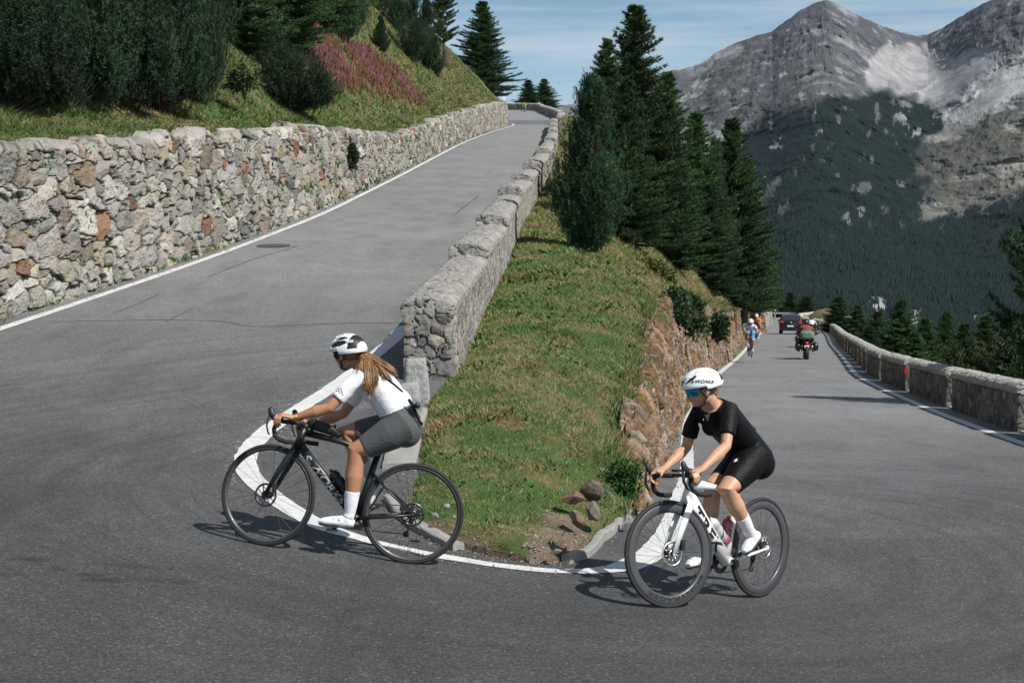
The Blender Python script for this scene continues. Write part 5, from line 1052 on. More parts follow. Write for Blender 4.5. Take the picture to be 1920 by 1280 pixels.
for mt,e,c0,d_ in((ML,BL,bbv+dt*.17,dt),(MR,BR,bbv+dt*.14,dt),(MR,BR,bbv+sdv*.12+np.array([.004,0,0]),sdv)):
    m=MB(); q=nn_ if d_ is dt else np.array([1,0,0]); m.tube([c0+q*.024,c0+q*.024+d_*.12],.006,6)
    for s in(-1,1): m.tube([c0+q*.026+d_*.02,c0+q*.05+np.array([0,s*.040,0])+d_*.05,c0+q*.09+np.array([0,s*.032,0])+d_*.08],.004,6)
    m.build('bottle_cage',M['plastic'],parent=e,smooth=True)
# ---- people
def skinmat(n,c): return mat(n,c,.48,spec=.4,sss=.15,noise=[(30,.35,tuple(x*.78 for x in c)),(6,.3,tuple(x*.88 for x in c))],bump=.12,bscale=180)
M['skin1']=skinmat('tanned_skin',(.44,.215,.125)); M['skin2']=skinmat('fair_tanned_skin',(.54,.30,.19)); M['skin3']=skinmat('brown_skin',(.40,.21,.13))
def cloth(n,c,r=.75,sheen=.3): return mat(n,c,r,spec=.14,sheen=sheen,bump=.28,bscale=12,noise=[(9,.15,tuple(x*.92 for x in c))])
M['shirtwhite']=cloth('white_jersey',(.74,.74,.78)); M['black']=M['black']; M['kitblack']=cloth('black_lycra',(.006,.006,.007),.5,.0); M['kitgrey']=cloth('grey_lycra',(.078,.082,.084),.6,.05); M['sock']=cloth('white_sock',(.72,.72,.76)); M['shoe']=mat('white_shoe',(.76,.76,.77),.35,coat=.2,bump=.1,bscale=30)
M['helm']=mat('white_helmet',(.80,.82,.84),.28,coat=.5); M['vent']=mat('helmet_vent_black',(.010,.010,.011),.5); M['dial']=mat('grey_dial',(.45,.46,.47),.4)
def unit(v): v=np.array(v,float); return v/np.linalg.norm(v)
def hand(mb,wr,kn,out,fw,up,side,s=1.0,grip=1.0,curl=1.0):
    """hand resting on a brake hood: palm from wrist to knuckles, fingers wrapped over the outer side, thumb inside"""
    wr=np.array(wr);kn=np.array(kn); pd=unit(kn-wr); out=np.array(out); 
    mb.tube([wr-pd*.01,wr+pd*.012,(wr+kn)/2,kn-pd*.004,kn+pd*.012],[(.024,.019),(.027,.020),(.036,.018),(.038,.016),(.030,.010)],14,ref=out)
    for i,(o_,L) in enumerate([(.031,.076),(.011,.084),(-.009,.080),(-.029,.066)]):
        # index lies furthest forward on the inner side, little finger at the back
        b=kn+out*(-o_*.25+.006)+pd*(.004+o_*.55)+up*(-.004); L*=s
        p=[b-pd*.012,b+pd*.010+out*.012,b+pd*.016*curl+out*(.026)-up*L*.25,b+pd*.014*curl+out*.022-up*L*.62,b+pd*.002+out*.004-up*L*.90,b-pd*.006-out*.006-up*L*.98]
        mb.tube(p,[.0082,.0083,.0078,.0073,.0066,.0042],9)
    t=wr*.45+kn*.55-out*.022; mb.tube([t-pd*.02,t+pd*.012-out*.010-up*.006,t+pd*.034-out*.012-up*.022,t+pd*.040-out*.006-up*.040],[.012,.0105,.009,.006],9)
def headgeo(mb,c,f,u,s=1.0):
    f=unit(f); l=unit(np.cross(u,f)); u=np.cross(f,l); R3=np.c_[f,l,u]
    P=lambda a,b,d:c+(f*a+l*b+u*d)*s
    def E(a,b,d,r): mb.ell(P(a,b,d),np.array(r)*s,R=R3,nu=22,nv=14)
    E(-.012,0,.030,(.098,.076,.085)); E(.030,0,-.030,(.058,.058,.072)); E(.042,0,-.082,(.034,.036,.030)); E(.066,0,-.093,(.018,.018,.015)); E(.005,0,-.055,(.06,.056,.05))
    mb.tube([P(.082,0,-.008),P(.098,0,-.028),P(.107,0,-.042),P(.088,0,-.050)],[.008*s,.010*s,.0115*s,.008*s],10)
    E(.083,0,-.063,(.012,.020,.005)); E(.081,0,-.071,(.011,.018,.005)); E(.078,0,.010,(.016,.045,.010))
    for s_ in(-1,1): E(.062,s_*.032,-.030,(.022,.020,.022)); E(-.012,s_*.076,-.026,(.020,.008,.031)); E(-.012,s_*.083,-.018,(.015,.006,.014))
    return f,l,u
def helmet(parent,c,f,u,s,kind,mats,name='helmet'):
    f=unit(f); l=unit(np.cross(u,f)); u=np.cross(f,l); NU,NV=120,60; V=[];mi=[]
    a,b,h=.140*s,.107*s,.105*s
    th=np.linspace(0,2*PI,NU,endpoint=False); 
    for j in range(NV+1):
        v=j/NV; el=PI/2*(1-v)-.05*v
        x=np.cos(th)*math.cos(el); y=np.sin(th)*math.cos(el); z=math.sin(el)*np.ones(NU)
        x2=np.where(x<0,x*1.06,x); 
        V.append(np.c_[x2*a,y*b,z*h-.012*(v**3)*(np.cos(th))*s*0+(np.where(np.cos(th)<0,-.022,.0)*v**2)*s])
    V=np.array(V)       # NV+1,NU,3
    X,Y,Z=V[...,0]/a,V[...,1]/b,V[...,2]/h
    if kind=='vented':
        ang=np.arctan2(Y,np.maximum(Z+.15,.05)); vent=np.zeros(X.shape)
        for cx,ca,lx,la in((.60,.0,.26,.10),(.50,.48,.34,.12),(.50,-.48,.34,.12),(.05,.98,.50,.19),(.05,-.98,.50,.19),(.0,.22,.42,.09),(.0,-.22,.42,.09),(-.08,.60,.34,.12),(-.08,-.60,.34,.12)):
            d=((X-cx)/lx)**2+((ang-ca-.25*(X-cx)*np.sign(ca))/la)**2; vent=np.maximum(vent,sm(1.12,.85,d))
        rear=(X<-.50)&(Z>.02)&(X>-.93); 
    else:
        ang=np.arctan2(Y,np.maximum(Z+.15,.05)); vent=np.zeros(X.shape)
        for cx,ca,lx,la in((.60,.72,.30,.12),(.60,-.72,.30,.12),(.15,.42,.42,.045),(.15,-.42,.42,.045),(.88,.35,.14,.13),(.88,-.35,.14,.13),(.93,.0,.06,.35)):
            d=((X-cx)/lx)**2+((ang-ca-.18*(X-cx)*np.sign(ca))/la)**2; vent=np.maximum(vent,sm(1.05,.85,d))
        rear=(X<-.82)&(Z>.0)
    Vw=V*(1-.10*vent)[...,None]; bevel=1-.03*sm(.92,1,(np.arange(NV+1)/NV))[:,None,None]; Vw=Vw*bevel
    rim=Vw[-1]*np.array([.93,.93,1])+np.array([0,0,-.004*s]); inner=Vw[-1]*np.array([.86,.86,1])+np.array([0,0,.012*s]); A=np.concatenate([Vw,rim[None],inner[None]],0)
    F=gridfaces(A.shape[0],NU,True); ve=np.concatenate([vent,np.zeros((2,NU))],0); rr=np.concatenate([rear,np.zeros((2,NU),bool)],0).ravel()
    fm=(ve.ravel()[F].mean(1)>.5).astype(int); nrow=np.repeat(np.arange(A.shape[0]-1),NU); fm=np.where(rr[F].all(1)&(fm==0),2,fm); fm=np.where(nrow>=NV,1,fm)
    R3=np.c_[f,l,u]; P=A.reshape(-1,3)@R3.T+np.array(c)
    o=mk(name,P,F,mats,mi=fm,parent=parent,smooth=True); return o
def person(mt,D,lab,skin,cols,vox=.0042,group=None,hx=None,hkind='vented',hm=None,hs=1.0,extra_bust=.5,w=1.0,thin=1.0):
    """D: joints in the bicycle's own frame"""
    e=empty('person',(0,0,0),lab,'person',group); e.matrix_world=mt; D={k:np.array(v,float) for k,v in D.items()}
    body=MB(); tor=D['torso']  # list rows x,y,z,rlat,rdep
    tp=tor[:,:3]; tr=tor[:,3:5]
    body.tube(tp,tr*.93,26,ref=(0,1,0)); 
    nk=tp[-1]; body.tube([tp[-2],nk,nk*.4+D['head']*.6,D['head']],[.07,.052,.050,.045],16)
    headgeo(body,D['head'],D['hf'],D['hu'],hs)
    jer=MB(); jer.tube(tp,tr,30,ref=(0,1,0)); sh=MB(); sh.tube(tp[:3]*1.0,tr[:3]*1.015,30,ref=(0,1,0))
    if extra_bust:
        for s in(-1,1): 
            q=tp[3]*.35+tp[4]*.65; T=unit(tp[4]-tp[3]); dn=unit(np.cross(T,[0,1,0])); dn=dn if dn[0]>0 else -dn; 
            jer.ell(q+dn*(tr[3,1]*.55)+np.array([0,s*.062,0]),(.062,.062,.062),nu=18,nv=12)
    for s,S_ in((1,'n'),(-1,'f')):
        shd,el,wr,kn=D[S_+'sh'],D[S_+'el'],D[S_+'wr'],D[S_+'kn2']; chest=tp[-3]*.5+tp[-2]*.5
        body.tube([chest,shd,shd*.5+el*.5,el,el*.62+wr*.38,el*.2+wr*.8,wr],[.06,.050,.042,.035,.037*w,.026,.0225],16)
        cut=shd*.30+el*.70; dd=unit(el-shd)
        jer.tube([chest,shd,shd*.6+el*.4,cut],[.075,.062,.056,.053],20)
        hip,kne,ank=D[S_+'hip'],D[S_+'knee'],D[S_+'ank']
        kb=unit(kne-(hip+ank)/2)*.010
        body.tube([hip,hip*.6+kne*.4,hip*.22+kne*.78,kne+kb,kne*.80+ank*.20,kne*.60+ank*.40,kne*.25+ank*.75,ank],[.085,.082*w,.068*w,.055*w,.050*w,.054*w,.038*w,.032],20)
        calfb=unit(np.cross(unit(ank-kne),[0,1,0])); calfb=calfb if calfb[0]<0 else -calfb
        body.ell(kne*.68+ank*.32+calfb*.016,(.038,.038,.075),nu=16,nv=12)
        sh.tube([tp[1]*.5+hip*.5,hip,hip*.72+kne*.28,hip*.48+kne*.52,hip*.17+kne*.83],[.105,.106*w,.101*w,.088*w,.0705*w],24)
        sh.ell(tp[0]*.35+tp[1]*.65+np.array([-.018,s*.062,-.004]),(.098*w,.092*w,.10*w),nu=20,nv=14)
        fw_=unit(kn-wr); up_=np.array([0,0,1.]); out_=np.array([0,float(s),0]); out_=unit(out_-fw_*np.dot(out_,fw_)); up_=np.cross(fw_,out_)*s; up_=up_ if up_[2]>0 else -up_
        hand(body,wr,kn,out_,fw_,up_,s)
        # foot, sock, shoe
        hl,toe=D[S_+'heel'],D[S_+'toe']; fd=unit(toe-hl); lat=np.array([0,1.,0]); fu=unit(np.cross(fd,lat)); fu=fu if np.dot(fu,ank-hl)>0 else -fu
        so=MB(); L=np.linalg.norm(toe-hl)
        so.tube([hl-fd*.004+fu*.03,hl+fd*.02+fu*.034,hl+fd*L*.35+fu*.036,hl+fd*L*.62+fu*.030,hl+fd*L*.82+fu*.024,hl+fd*L*.97+fu*.019],[(.020,.022),(.032,.036),(.034,.040),(.043,.032),(.042,.024),(.022,.013)],20,ref=lat)
        so.tube([ank*.55+(hl+fd*.045+fu*.04)*.45+fd*.0,hl+fd*.055+fu*.045],[.034,.036],16)
        shoe=fuse(so,'shoe',cols['shoe'],vox*.95,4,parent=e)
        # sole
        m=MB(); m.tube([hl+fd*.0-fu*.004,hl+fd*.03-fu*.006,hl+fd*L*.35-fu*.001,hl+fd*L*.65-fu*.006,hl+fd*L*.95-fu*.0],[(.02,.004),(.030,.006),(.026,.006),(.040,.006),(.022,.004)],16,ref=lat); m.build('sole',M['plastic'],parent=shoe,smooth=True)
        if vox<.006:
            for q in(.40,.56): 
                cpt=hl+fd*L*q+fu*(.052 if q<.5 else .046)+lat*s*.028; m=MB(); ax_=unit(lat*s*.8+fu*.6); m.tube([cpt-ax_*.006,cpt+ax_*.004,cpt+ax_*.007],[.012,.012,.010],18); m.build('dial',M['dial'],parent=shoe,smooth=True)
        sk=MB(); sk.tube([kne*.36+ank*.64,kne*.2+ank*.8,ank,ank*.5+(hl+fd*.05+fu*.04)*.5],[.0445*w**1.3,.0405*w**1.3,.0365,.038],20); fuse(sk,'sock',cols['sock'],vox,3,parent=e)
    body=fuse(body,'body',skin,vox,5,parent=e); fuse(jer,'jersey',cols['jersey'],vox*1.1,12,parent=e) ; fuse(sh,'shorts',cols['shorts'],vox*1.1,14,parent=e)
    hc=np.array(D['head'])+unit(D['hu'])*.030*hs-unit(D['hf'])*.006 if hx is None else hx
    helmet(e,hc,D['hf'],D.get('hhu',D['hu']),hs,hkind,hm or [M['helm'],M['vent'],M['helm']])
    return e
def straps(parent,c,f,u,hs=1,m=None):
    f=unit(f); l=unit(np.cross(u,f)); u=np.cross(f,l); mb=MB(); P=lambda a,b,d:np.array(c)+(f*a+l*b+u*d)*hs
    for s in(-1,1):
        mb.tube([P(.030,s*.082,.03),P(.012,s*.083,-.02),P(-.002,s*.078,-.055),P(.022,s*.055,-.10),P(.040,0,-.116)],[(.007,.002)]*5,6); mb.tube([P(-.05,s*.080,.02),P(-.03,s*.084,-.03),P(-.002,s*.079,-.056)],[(.006,.002)]*3,6)
    return mb.build('chin_strap',m or M['plastic'],parent=parent,smooth=True)
def glasses(parent,c,f,u,lens,frame,s=1,wrap=.075):
    f=unit(f); l=unit(np.cross(u,f)); u=np.cross(f,l); P=lambda a,b,d:np.array(c)+(f*a+l*b+u*d)*s
    A=[];n=18
    for d,q in((.016,1),(.004,1.01),(-.014,1.0),(-.030,.94)):
        A.append([P(.030+.072*q*math.cos(t)*1.0,.070*math.sin(t)*1.04*(1 if d>-.02 else .86),d) for t in np.linspace(-1.35,1.35,n)])
    o=mk('sunglasses',np.array(A).reshape(-1,3),gridfaces(4,n),lens,parent=parent); sd=o.modifiers.new('s','SOLIDIFY'); sd.thickness=.003
    m=MB()
    for s_ in(-1,1): m.tube([P(.046,s_*.071,.010),P(.02,s_*.079,.006),P(-.03,s_*.083,.002),P(-.05,s_*.08,-.008)],[(.005,.002)]*4,8)
    m.tube([P(.030+.073*math.cos(t),.073*math.sin(t),.017) for t in np.linspace(-1.35,1.35,n)],.0028,6); m.build('arms',frame,parent=o,smooth=True)
def J(m,px,py,off): return inv_px(m,px,py,off)
def Jt(m,rows): return np.array([list(J(m,a,b,0))+[c*1.04,d*1.08] for a,b,c,d in rows])
def wdir(m,v): return np.array(m.to_3x3().inverted()@Vector(v))
# left rider
DL=dict(torso=Jt(ML,[(764,818,.125,.085),(754,797,.165,.125),(741,768,.132,.108),(722,738,.132,.112),(704,716,.150,.108),(691,701,.105,.070)]),
 head=J(ML,652,662,-.01),hf=wdir(ML,(-.80,.56,-.10)),hu=wdir(ML,(-.12,.02,1)),
 nsh=J(ML,669,709,.165),nel=J(ML,618,764,.215),nwr=J(ML,551,783,.185),nkn2=J(ML,527,778,.20),
 fsh=J(ML,690,708,-.165),fel=J(ML,644,775,-.215),fwr=J(ML,588,795,-.20),fkn2=J(ML,566,788,-.205),
 nhip=J(ML,755,800,.085),nknee=J(ML,669,847,.10),nank=J(ML,656,962,.105),nheel=J(ML,662,990,.105),ntoe=J(ML,594,981,.115),
 fhip=J(ML,757,800,-.085),fknee=J(ML,650,812,-.10),fank=J(ML,700,900,-.105),fheel=J(ML,718,912,-.105),ftoe=J(ML,692,955,-.115))
lens1=mat('dark_lens',(.02,.015,.015),.12,metal=.3,spec=.8); blue=mat('mirror_blue_lens',(.02,.28,.55),.08,metal=.85); bfr=mat('cyan_frame',(.02,.30,.48),.35)
PL=person(ML,DL,'woman in white jersey and grey shorts riding the dark bicycle round the bend',M['skin1'],dict(jersey=M['shirtwhite'],shorts=M['kitgrey'],sock=M['sock'],shoe=M['shoe']),w=1.12,hm=[M['helm'],M['vent'],M['vent']])
glasses(PL,DL['head'],DL['hf'],DL['hu'],lens1,M['gun']); straps(PL,DL['head'],DL['hf'],DL['hu'])
# right rider
DR=dict(torso=Jt(MR,[(1412,882,.125,.085),(1406,858,.165,.120),(1389,826,.130,.105),(1367,800,.132,.112),(1347,777,.150,.106),(1336,760,.105,.068)]),
 head=J(MR,1315,728,0),hf=wdir(MR,(-.96,-.16,-.22)),hu=wdir(MR,(-.20,-.03,1)),
 nsh=J(MR,1368,770,.155),nel=J(MR,1361,836,.215),nwr=J(MR,1318,878,.20),nkn2=J(MR,1301,885,.205),
 fsh=J(MR,1304,774,-.155),fel=J(MR,1287,838,-.22),fwr=J(MR,1246,878,-.205),fkn2=J(MR,1230,884,-.205),
 nhip=J(MR,1413,858,.085),nknee=J(MR,1363,918,.10),nank=J(MR,1405,994,.11),nheel=J(MR,1424,1008,.11),ntoe=J(MR,1395,1040,.115),
 fhip=J(MR,1398,862,-.085),fknee=J(MR,1338,912,-.10),fank=J(MR,1322,1030,-.11),fheel=J(MR,1326,1052,-.11),ftoe=J(MR,1288,1066,-.115))
PR=person(MR,DR,'woman in black jersey and blue mirrored glasses riding the white bicycle',M['skin2'],dict(jersey=M['kitblack'],shorts=M['kitblack'],sock=M['sock'],shoe=M['shoe']),w=1.10,hkind='aero',hm=[M['helm'],M['vent'],M['vent']])
glasses(PR,DR['head'],DR['hf'],DR['hu'],blue,bfr); straps(PR,DR['head'],DR['hf'],DR['hu'])
# hair
def hair(parent,paths,n,col,seed,rad=.0015,spread=.0095,cap=None,name='hair'):
    r=np.random.RandomState(seed); m=MB(); cols=[]
    for k in range(n):
        P=np.array(paths[k%len(paths)]); off=r.normal(0,spread,3); g=np.linspace(.35,1.25,len(P))[:,None]; Q=P+off*g+r.normal(0,.003,P.shape)+ (np.sin(np.linspace(0,5,len(P))+r.rand()*6)[:,None]*r.normal(0,.004,3))
        t=np.linspace(0,1,len(Q)); tt=np.linspace(0,1,10); Q=np.c_[[np.interp(tt,t,Q[:,i]) for i in range(3)]].T
        for _ in range(2): Q[1:-1]=(Q[:-2]+2*Q[1:-1]+Q[2:])/4
        n0=m.n; m.tube(Q,np.r_[np.full(8,rad),rad*.7,rad*.2]*r.uniform(.7,1.5),3,cap=False); c=np.array(col)*r.uniform(.45,1.6); cols.append(np.repeat([c],m.n-n0,0))
    if cap is not None:
        n0=m.n; c,rr,R3=cap; m.ell(c,rr,R=R3,nu=24,nv=14); cols.append(np.repeat([np.array(col)*.55],m.n-n0,0))
    hm=M.setdefault('hair',mat('hair',(.2,.1,.05),.45,attr=True,spec=.5))
    mk(name,np.concatenate(m.v),m.f,hm,col=np.concatenate(cols),parent=parent)
g=lambda *a:[J(ML,*q) for q in a]
f_=unit(DL['hf']); 
hair(PL,[g((670,660,.02),(682,662,.06),(690,680,.12),(696,702,.19),(699,720,.19),(692,738,.18)),g((670,660,.02),(684,664,.06),(700,686,.13),(706,702,.18),(704,722,.18)),g((670,658,.01),(690,664,.05),(712,680,.09),(728,690,.11),(740,702,.10)),g((670,660,.02),(684,668,.07),(694,692,.15),(690,714,.20),(686,732,.19)),g((670,660,.02),(680,664,.06),(680,684,.12),(674,700,.19)),g((670,657,.0),(692,668,.05),(714,690,.10),(724,708,.13)),g((670,660,.02),(683,664,.06),(688,684,.13),(688,706,.20),(690,724,.195),(696,736,.18))],850,(.34,.19,.09),1,cap=(DL['head']-f_*.022+unit(DL['hu'])*.012,np.array([.088,.080,.072]),np.c_[f_,unit(np.cross(DL['hu'],f_)),np.cross(f_,unit(np.cross(DL['hu'],f_)))]))
g=lambda *a:[J(MR,*q) for q in a]; f_=unit(DR['hf'])
hair(PR,[g((1338,716,.0),(1345,722,.0),(1346,732,0),(1342,738,.01)),g((1336,718,.02),(1343,728,.02),(1343,735,.02),(1339,738,.02)),g((1336,718,.0),(1341,712,.0),(1346,716,.0),(1347,726,0))],260,(.36,.24,.13),2,rad=.0014,spread=.009,cap=(DR['head']-f_*.022+unit(DR['hu'])*.012,np.array([.088,.080,.070]),np.c_[f_,unit(np.cross(DR['hu'],f_)),np.cross(f_,unit(np.cross(DR['hu'],f_)))]))
# ---------------- markings laid on real surfaces ----------------
from mathutils.bvhtree import BVHTree
def find(e,name):
    for c in e.children:
        if c.name.split('.')[0]==name: return c
def world_mat(o):
    m=o.matrix_basis.copy(); p=o.parent
    while p is not None: m=p.matrix_basis@m; p=p.parent
    return m
def decal(V,F,target,m,name='lettering',off=.0022):
    """V: pixel coordinates of a flat marking; laid on the surface of target"""
    W_=world_mat(target); me=target.data; inv=W_.inverted(); b=BVHTree.FromPolygons([v.co for v in me.vertices],[tuple(p.vertices) for p in me.polygons])
    o=inv@Vector((0,0,0)); P=[]; last=None
    for x,y in V:
        d=(inv@Vector(ray(x,y))-o).normalized(); h=b.ray_cast(o,d)
        if h[0] is None: P.append(None); continue
        n=h[1]; n=n if n.dot(d)<0 else -n; P.append(h[0]+n*off)
    ok=[p for p in P if p is not None]
    if len(ok)<3: print('decal missed',name,target.name); return
    c=sum(ok,Vector())/len(ok); keep=[f for f in F if all(P[i] is not None for i in f)]; P=[p if p is not None else c for p in P]
    o=mk(name,np.array([list(p) for p in P]),keep,m,parent=target,smooth=False); return o
def dense(V,F):
    return V,F
def text_px(s,cx,cy,w,h,rot,target,m,shear=0,fat=.02,space=1,arc=0,off=.0022):
    V,F,sz=text_verts(s,shear,fat,space); u=V[:,0]/sz[0]*w; v=V[:,1]/sz[1]*h; v=v-arc*(u/w*2)**2; a=math.radians(rot); c,s_=math.cos(a),math.sin(a)
    P=np.c_[cx+u*c-v*s_*-1*-1,cy-(u*s_+v*c)]; P[:,0]=cx+u*c-v*s_; P[:,1]=cy-(u*s_+v*c)
    return decal(P,F,target,m,off=off)
jn,sn,hn=find(PL,'jersey'),find(PL,'shorts'),find(PL,'helmet')
text_px('KASK',656,640,15,5,3,hn,M['decalwhite'],fat=.03,off=.004)
text_px('maap',690,815,17,5,28,sn,mat('tone_lettering',(.16,.165,.17),.5),fat=-.005)
for i in range(3):
    for k in range(4):
        cx=629.5+i*5.2+(k*.9); cy=727+i*3.0+k*3.6-4; cx-=k*2.6*.0
        decal(np.array([(cx-1.8,cy-1.9),(cx+1.4,cy-.1),(cx+1.1,cy+.9),(cx-2.1,cy-.9)]),[(0,1,2,3)],jn,M['decalblack'],'sleeve_stripe')
def childn(e,n): return [c for c in e.children if c.name.split('.')[0]==n]
shs=childn(PL,'shoe'); text_px('SPECIALIZED',641,986,38,5,-6,shs[0],M['decalblack'],shear=.2,fat=.015)
sk=childn(PL,'sock'); decal(np.array([(645,955),(649,952),(653,955),(651,960),(646,960)]),[(0,1,2,3,4)],sk[0],M['decalblack'],'sock_emblem')
text_px('·S-WORKS·',1317,715,46,6.6,-1,find(PR,'helmet'),M['decalblack'],shear=.25,fat=.035,arc=.6,off=.003)
orange=mat('peach_sticker',(.75,.42,.25),.5)
for x,y,r in((1332,699,3),(1336,703,2.6),(1330,704,2.2),(1338,707,1.6)): t=np.linspace(0,2*PI,8,endpoint=False); decal(np.c_[x+r*np.cos(t),y+r*np.sin(t)],[tuple(range(8))],find(PR,'helmet'),orange if r>2 else mat('yellow_sticker',(.7,.7,.05),.5),'sticker')
decal(np.array([(1376,866),(1378,861),(1384,859),(1382,862),(1384,863),(1379,866)]),[(0,1,2,3,4,5)],find(PR,'shorts'),M['decalwhite'],'shorts_emblem')
decal(np.array([(1408,967),(1411,963),(1412,965),(1414,964),(1411,968),(1409,969)])-np.array([0,0]),[(0,1,2,3,4,5)],childn(PR,'sock')[0],M['decalblack'],'sock_emblem')
bodyR=find(PR,'body'); bodyL=find(PL,'body')
decal(np.array([(1311,759),(1318,760),(1326,762),(1334,764),(1331,776),(1328,790),(1322,778),(1316,768)]),[(0,1,7),(1,2,6,7),(2,3,4,6),(4,5,6)],find(PR,'jersey'),M['skin2'],'open_collar',off=.003)
decal(np.array([(1286,747),(1291,745.5),(1296,747.5),(1292,749.5),(1287,749.5)]),[(0,1,2,3,4)],bodyR,mat('lips',(.33,.10,.08),.4),'lips',off=.001)
# right rider: necklace pendant, ring, hip pack
def thing_mb(mt,mb,name,lab,cat,m,smooth=True,par=None):
    o=mb.build(name,m,smooth=smooth); o.matrix_world=mt; tag(o,lab,cat); return o
gold=mat('gold',(.7,.45,.15),.3,metal=1)
t_=DR['torso'][:,:3]; T_=unit(t_[3]-t_[1]); bk=unit(np.cross([0,1,0],T_)); bk=bk if bk[0]<0 else -bk; mb=MB(); mb.ell(t_[2]+bk*.098,(.035,.075,.055),R=np.c_[bk,[0,1,0],T_],nu=24,nv=14); hp=thing_mb(MR,mb,'hip_pack','small dark pack sitting on the lower back of the black jersey','bag',cloth('dark_plum_cloth',(.02,.013,.015)))
p=J(MR,1319,787,.03); mb=MB(); mb.ell(p,(.006,.003,.007),nu=10,nv=8); mb.build('pendant',gold,parent=PR,smooth=True)
p=J(MR,1299,885,.225); mb=MB(); V,F=lathe([(.0105,-.003),(.0088,-.003),(.0088,.003),(.0105,.003)],24); mb.add(V@np.array([[1,0,0],[0,.6,.8],[0,-.8,.6]])+p,F); mb.build('ring',M['steel'],parent=PR,smooth=True)
# left rider: strap, camera, bracelets
st=cloth('black_webbing',(.012,.012,.012),.8,0)
def strap_on(obj,pxs,w,parent,off=.004,name='strap'):
    W_=world_mat(obj); me=obj.data; inv=W_.inverted(); b=BVHTree.FromPolygons([v.co for v in me.vertices],[tuple(p.vertices) for p in me.polygons]); o=inv@Vector((0,0,0)); P=[];N=[]
    pts=np.array(pxs,float); t=np.linspace(0,len(pts)-1,40); pts=np.c_[np.interp(t,range(len(pts)),pts[:,0]),np.interp(t,range(len(pts)),pts[:,1])]
    for x,y in pts:
        d=(inv@Vector(ray(x,y))-o).normalized(); h=b.ray_cast(o,d)
        if h[0] is not None: n=h[1]; n=n if n.dot(d)<0 else -n; P.append(h[0]+n*off); N.append(n)
    P=np.array([list(p) for p in P]);N=np.array([list(n) for n in N]); T=np.gradient(P,axis=0); T/=np.linalg.norm(T,axis=1)[:,None]+1e-9; B=np.cross(T,N); B/=np.linalg.norm(B,axis=1)[:,None]+1e-9
    A=np.stack([P-B*w/2-N*.003,P-B*w/2+N*.0012,P+B*w/2+N*.0012,P+B*w/2-N*.003],1); o=mk(name,A.reshape(-1,3),gridfaces(*A.shape[:2]),st,parent=parent); return P
ce=empty('camera_bag_strap',(0,0,0),'black shoulder strap with a small silver camera hanging at the back of the white jersey','camera'); ce.matrix_world=ML; ce.name='compact_camera'
strap_on(jn,[(712,696),(722,708),(740,722),(758,738),(768,750)],.016,ce)
c=J(ML,783,759,.11); mb=MB(); a_=unit(J(ML,774,750,.11)-J(ML,768,740,.09)); mb.box(c,(.075,.045,.052),R=np.array(Matrix.Rotation(-.5,3,'Y'))); cb=mb.build('camera_body',mat('silver_body',(.38,.39,.40),.35,metal=.7),parent=ce)
mb=MB(); mb.tube([c+np.array([0,.02,0]),c+np.array([0,.045,0])],[.020,.019],18); mb.build('lens',M['plastic'],parent=ce,smooth=True)
mb=MB(); mb.tube([J(ML,766,748,.14),J(ML,774,760,.135),J(ML,779,772,.13),J(ML,786,790,.12),J(ML,792,796,.12)],[(.010,.003),(.012,.004),(.010,.003),(.010,.003),(.012,.004)],8); mb.build('strap_tail',st,parent=ce,smooth=True)
mb=MB(); V,F=lathe([(.029,-.002),(.0265,-.002),(.0265,.002),(.029,.002)],28)
wv=unit(DL['nkn2']-DL['nel']); r0=np.cross([0,1,0],wv); r0/=np.linalg.norm(r0); B3=np.c_[r0,wv,np.cross(r0,wv)]
for k in(0,.012): mb.add(V@B3.T+DL['nwr']-wv*(.012+k),F)
mb.build('bracelet',gold,parent=PL,smooth=True)
# jersey pocket load (rear bulge)
t_=DL['torso'][:,:3]; T_=unit(t_[3]-t_[1]); bk=unit(np.cross([0,1,0],T_)); bk=bk if bk[0]<0 else -bk; mb=MB(); mb.ell(t_[2]*.75+t_[3]*.25+bk*.080,(.055,.098,.085),R=np.c_[bk,[0,1,0],T_],nu=30,nv=18); pk=mb.build('rear_pocket',M['shirtwhite'],parent=PL,smooth=True)
# bags and computers on the bicycles
hb2=A0+AX*.49; e=empty('frame_bag',(0,0,0),'black bag strapped on the top tube right behind the stem of the dark bicycle','bag'); e.matrix_world=ML
tt=unit(np.array([.285,0,.70])-(A0+AX*.485)); n_=np.array([-tt[2],0,tt[0]]); n_=n_ if n_[2]>0 else -n_; p0=A0+AX*.50
mb=MB(); mb.tube([p0+tt*.015+n_*.045,p0+tt*.03+n_*.056,p0+tt*.10+n_*.058,p0+tt*.19+n_*.050,p0+tt*.235+n_*.038,p0+tt*.25+n_*.03],[(.018,.026),(.026,.036),(.028,.038),(.026,.030),(.022,.020),(.010,.008)],18,ref=(0,1,0),sq=.7); bg_=mb.build('bag_body',mat('nylon_black',(.010,.010,.011),.45,bump=.5,bscale=30),parent=e,smooth=True)
mb=MB(); 
for k in(.05,.19): mb.tube([p0+tt*k+n_*-.02+np.array([0,.024,0]),p0+tt*k+n_*.05+np.array([0,.031,0]),p0+tt*k+n_*.095,p0+tt*k+n_*.05-np.array([0,.031,0]),p0+tt*k+n_*-.02-np.array([0,.024,0])],[(.009,.002)]*5,6)
mb.build('bag_strap',st,parent=e)
for mt,par,cl,s_ in((ML,BL,(.815,.848),SL),(MR,BR,(.848,.842),SR)):
    c=rotax([np.array([cl[0]+.045,0,cl[1]+.028])],A0,AX,-s_)[0]; mb=MB(); mb.box(c,(.085,.052,.016)); o=mb.build('bike_computer',M['plastic']); o.matrix_world=mt; tag(o,'black bike computer on the handlebar of the '+('dark' if mt is ML else 'white')+' bicycle','bike computer')
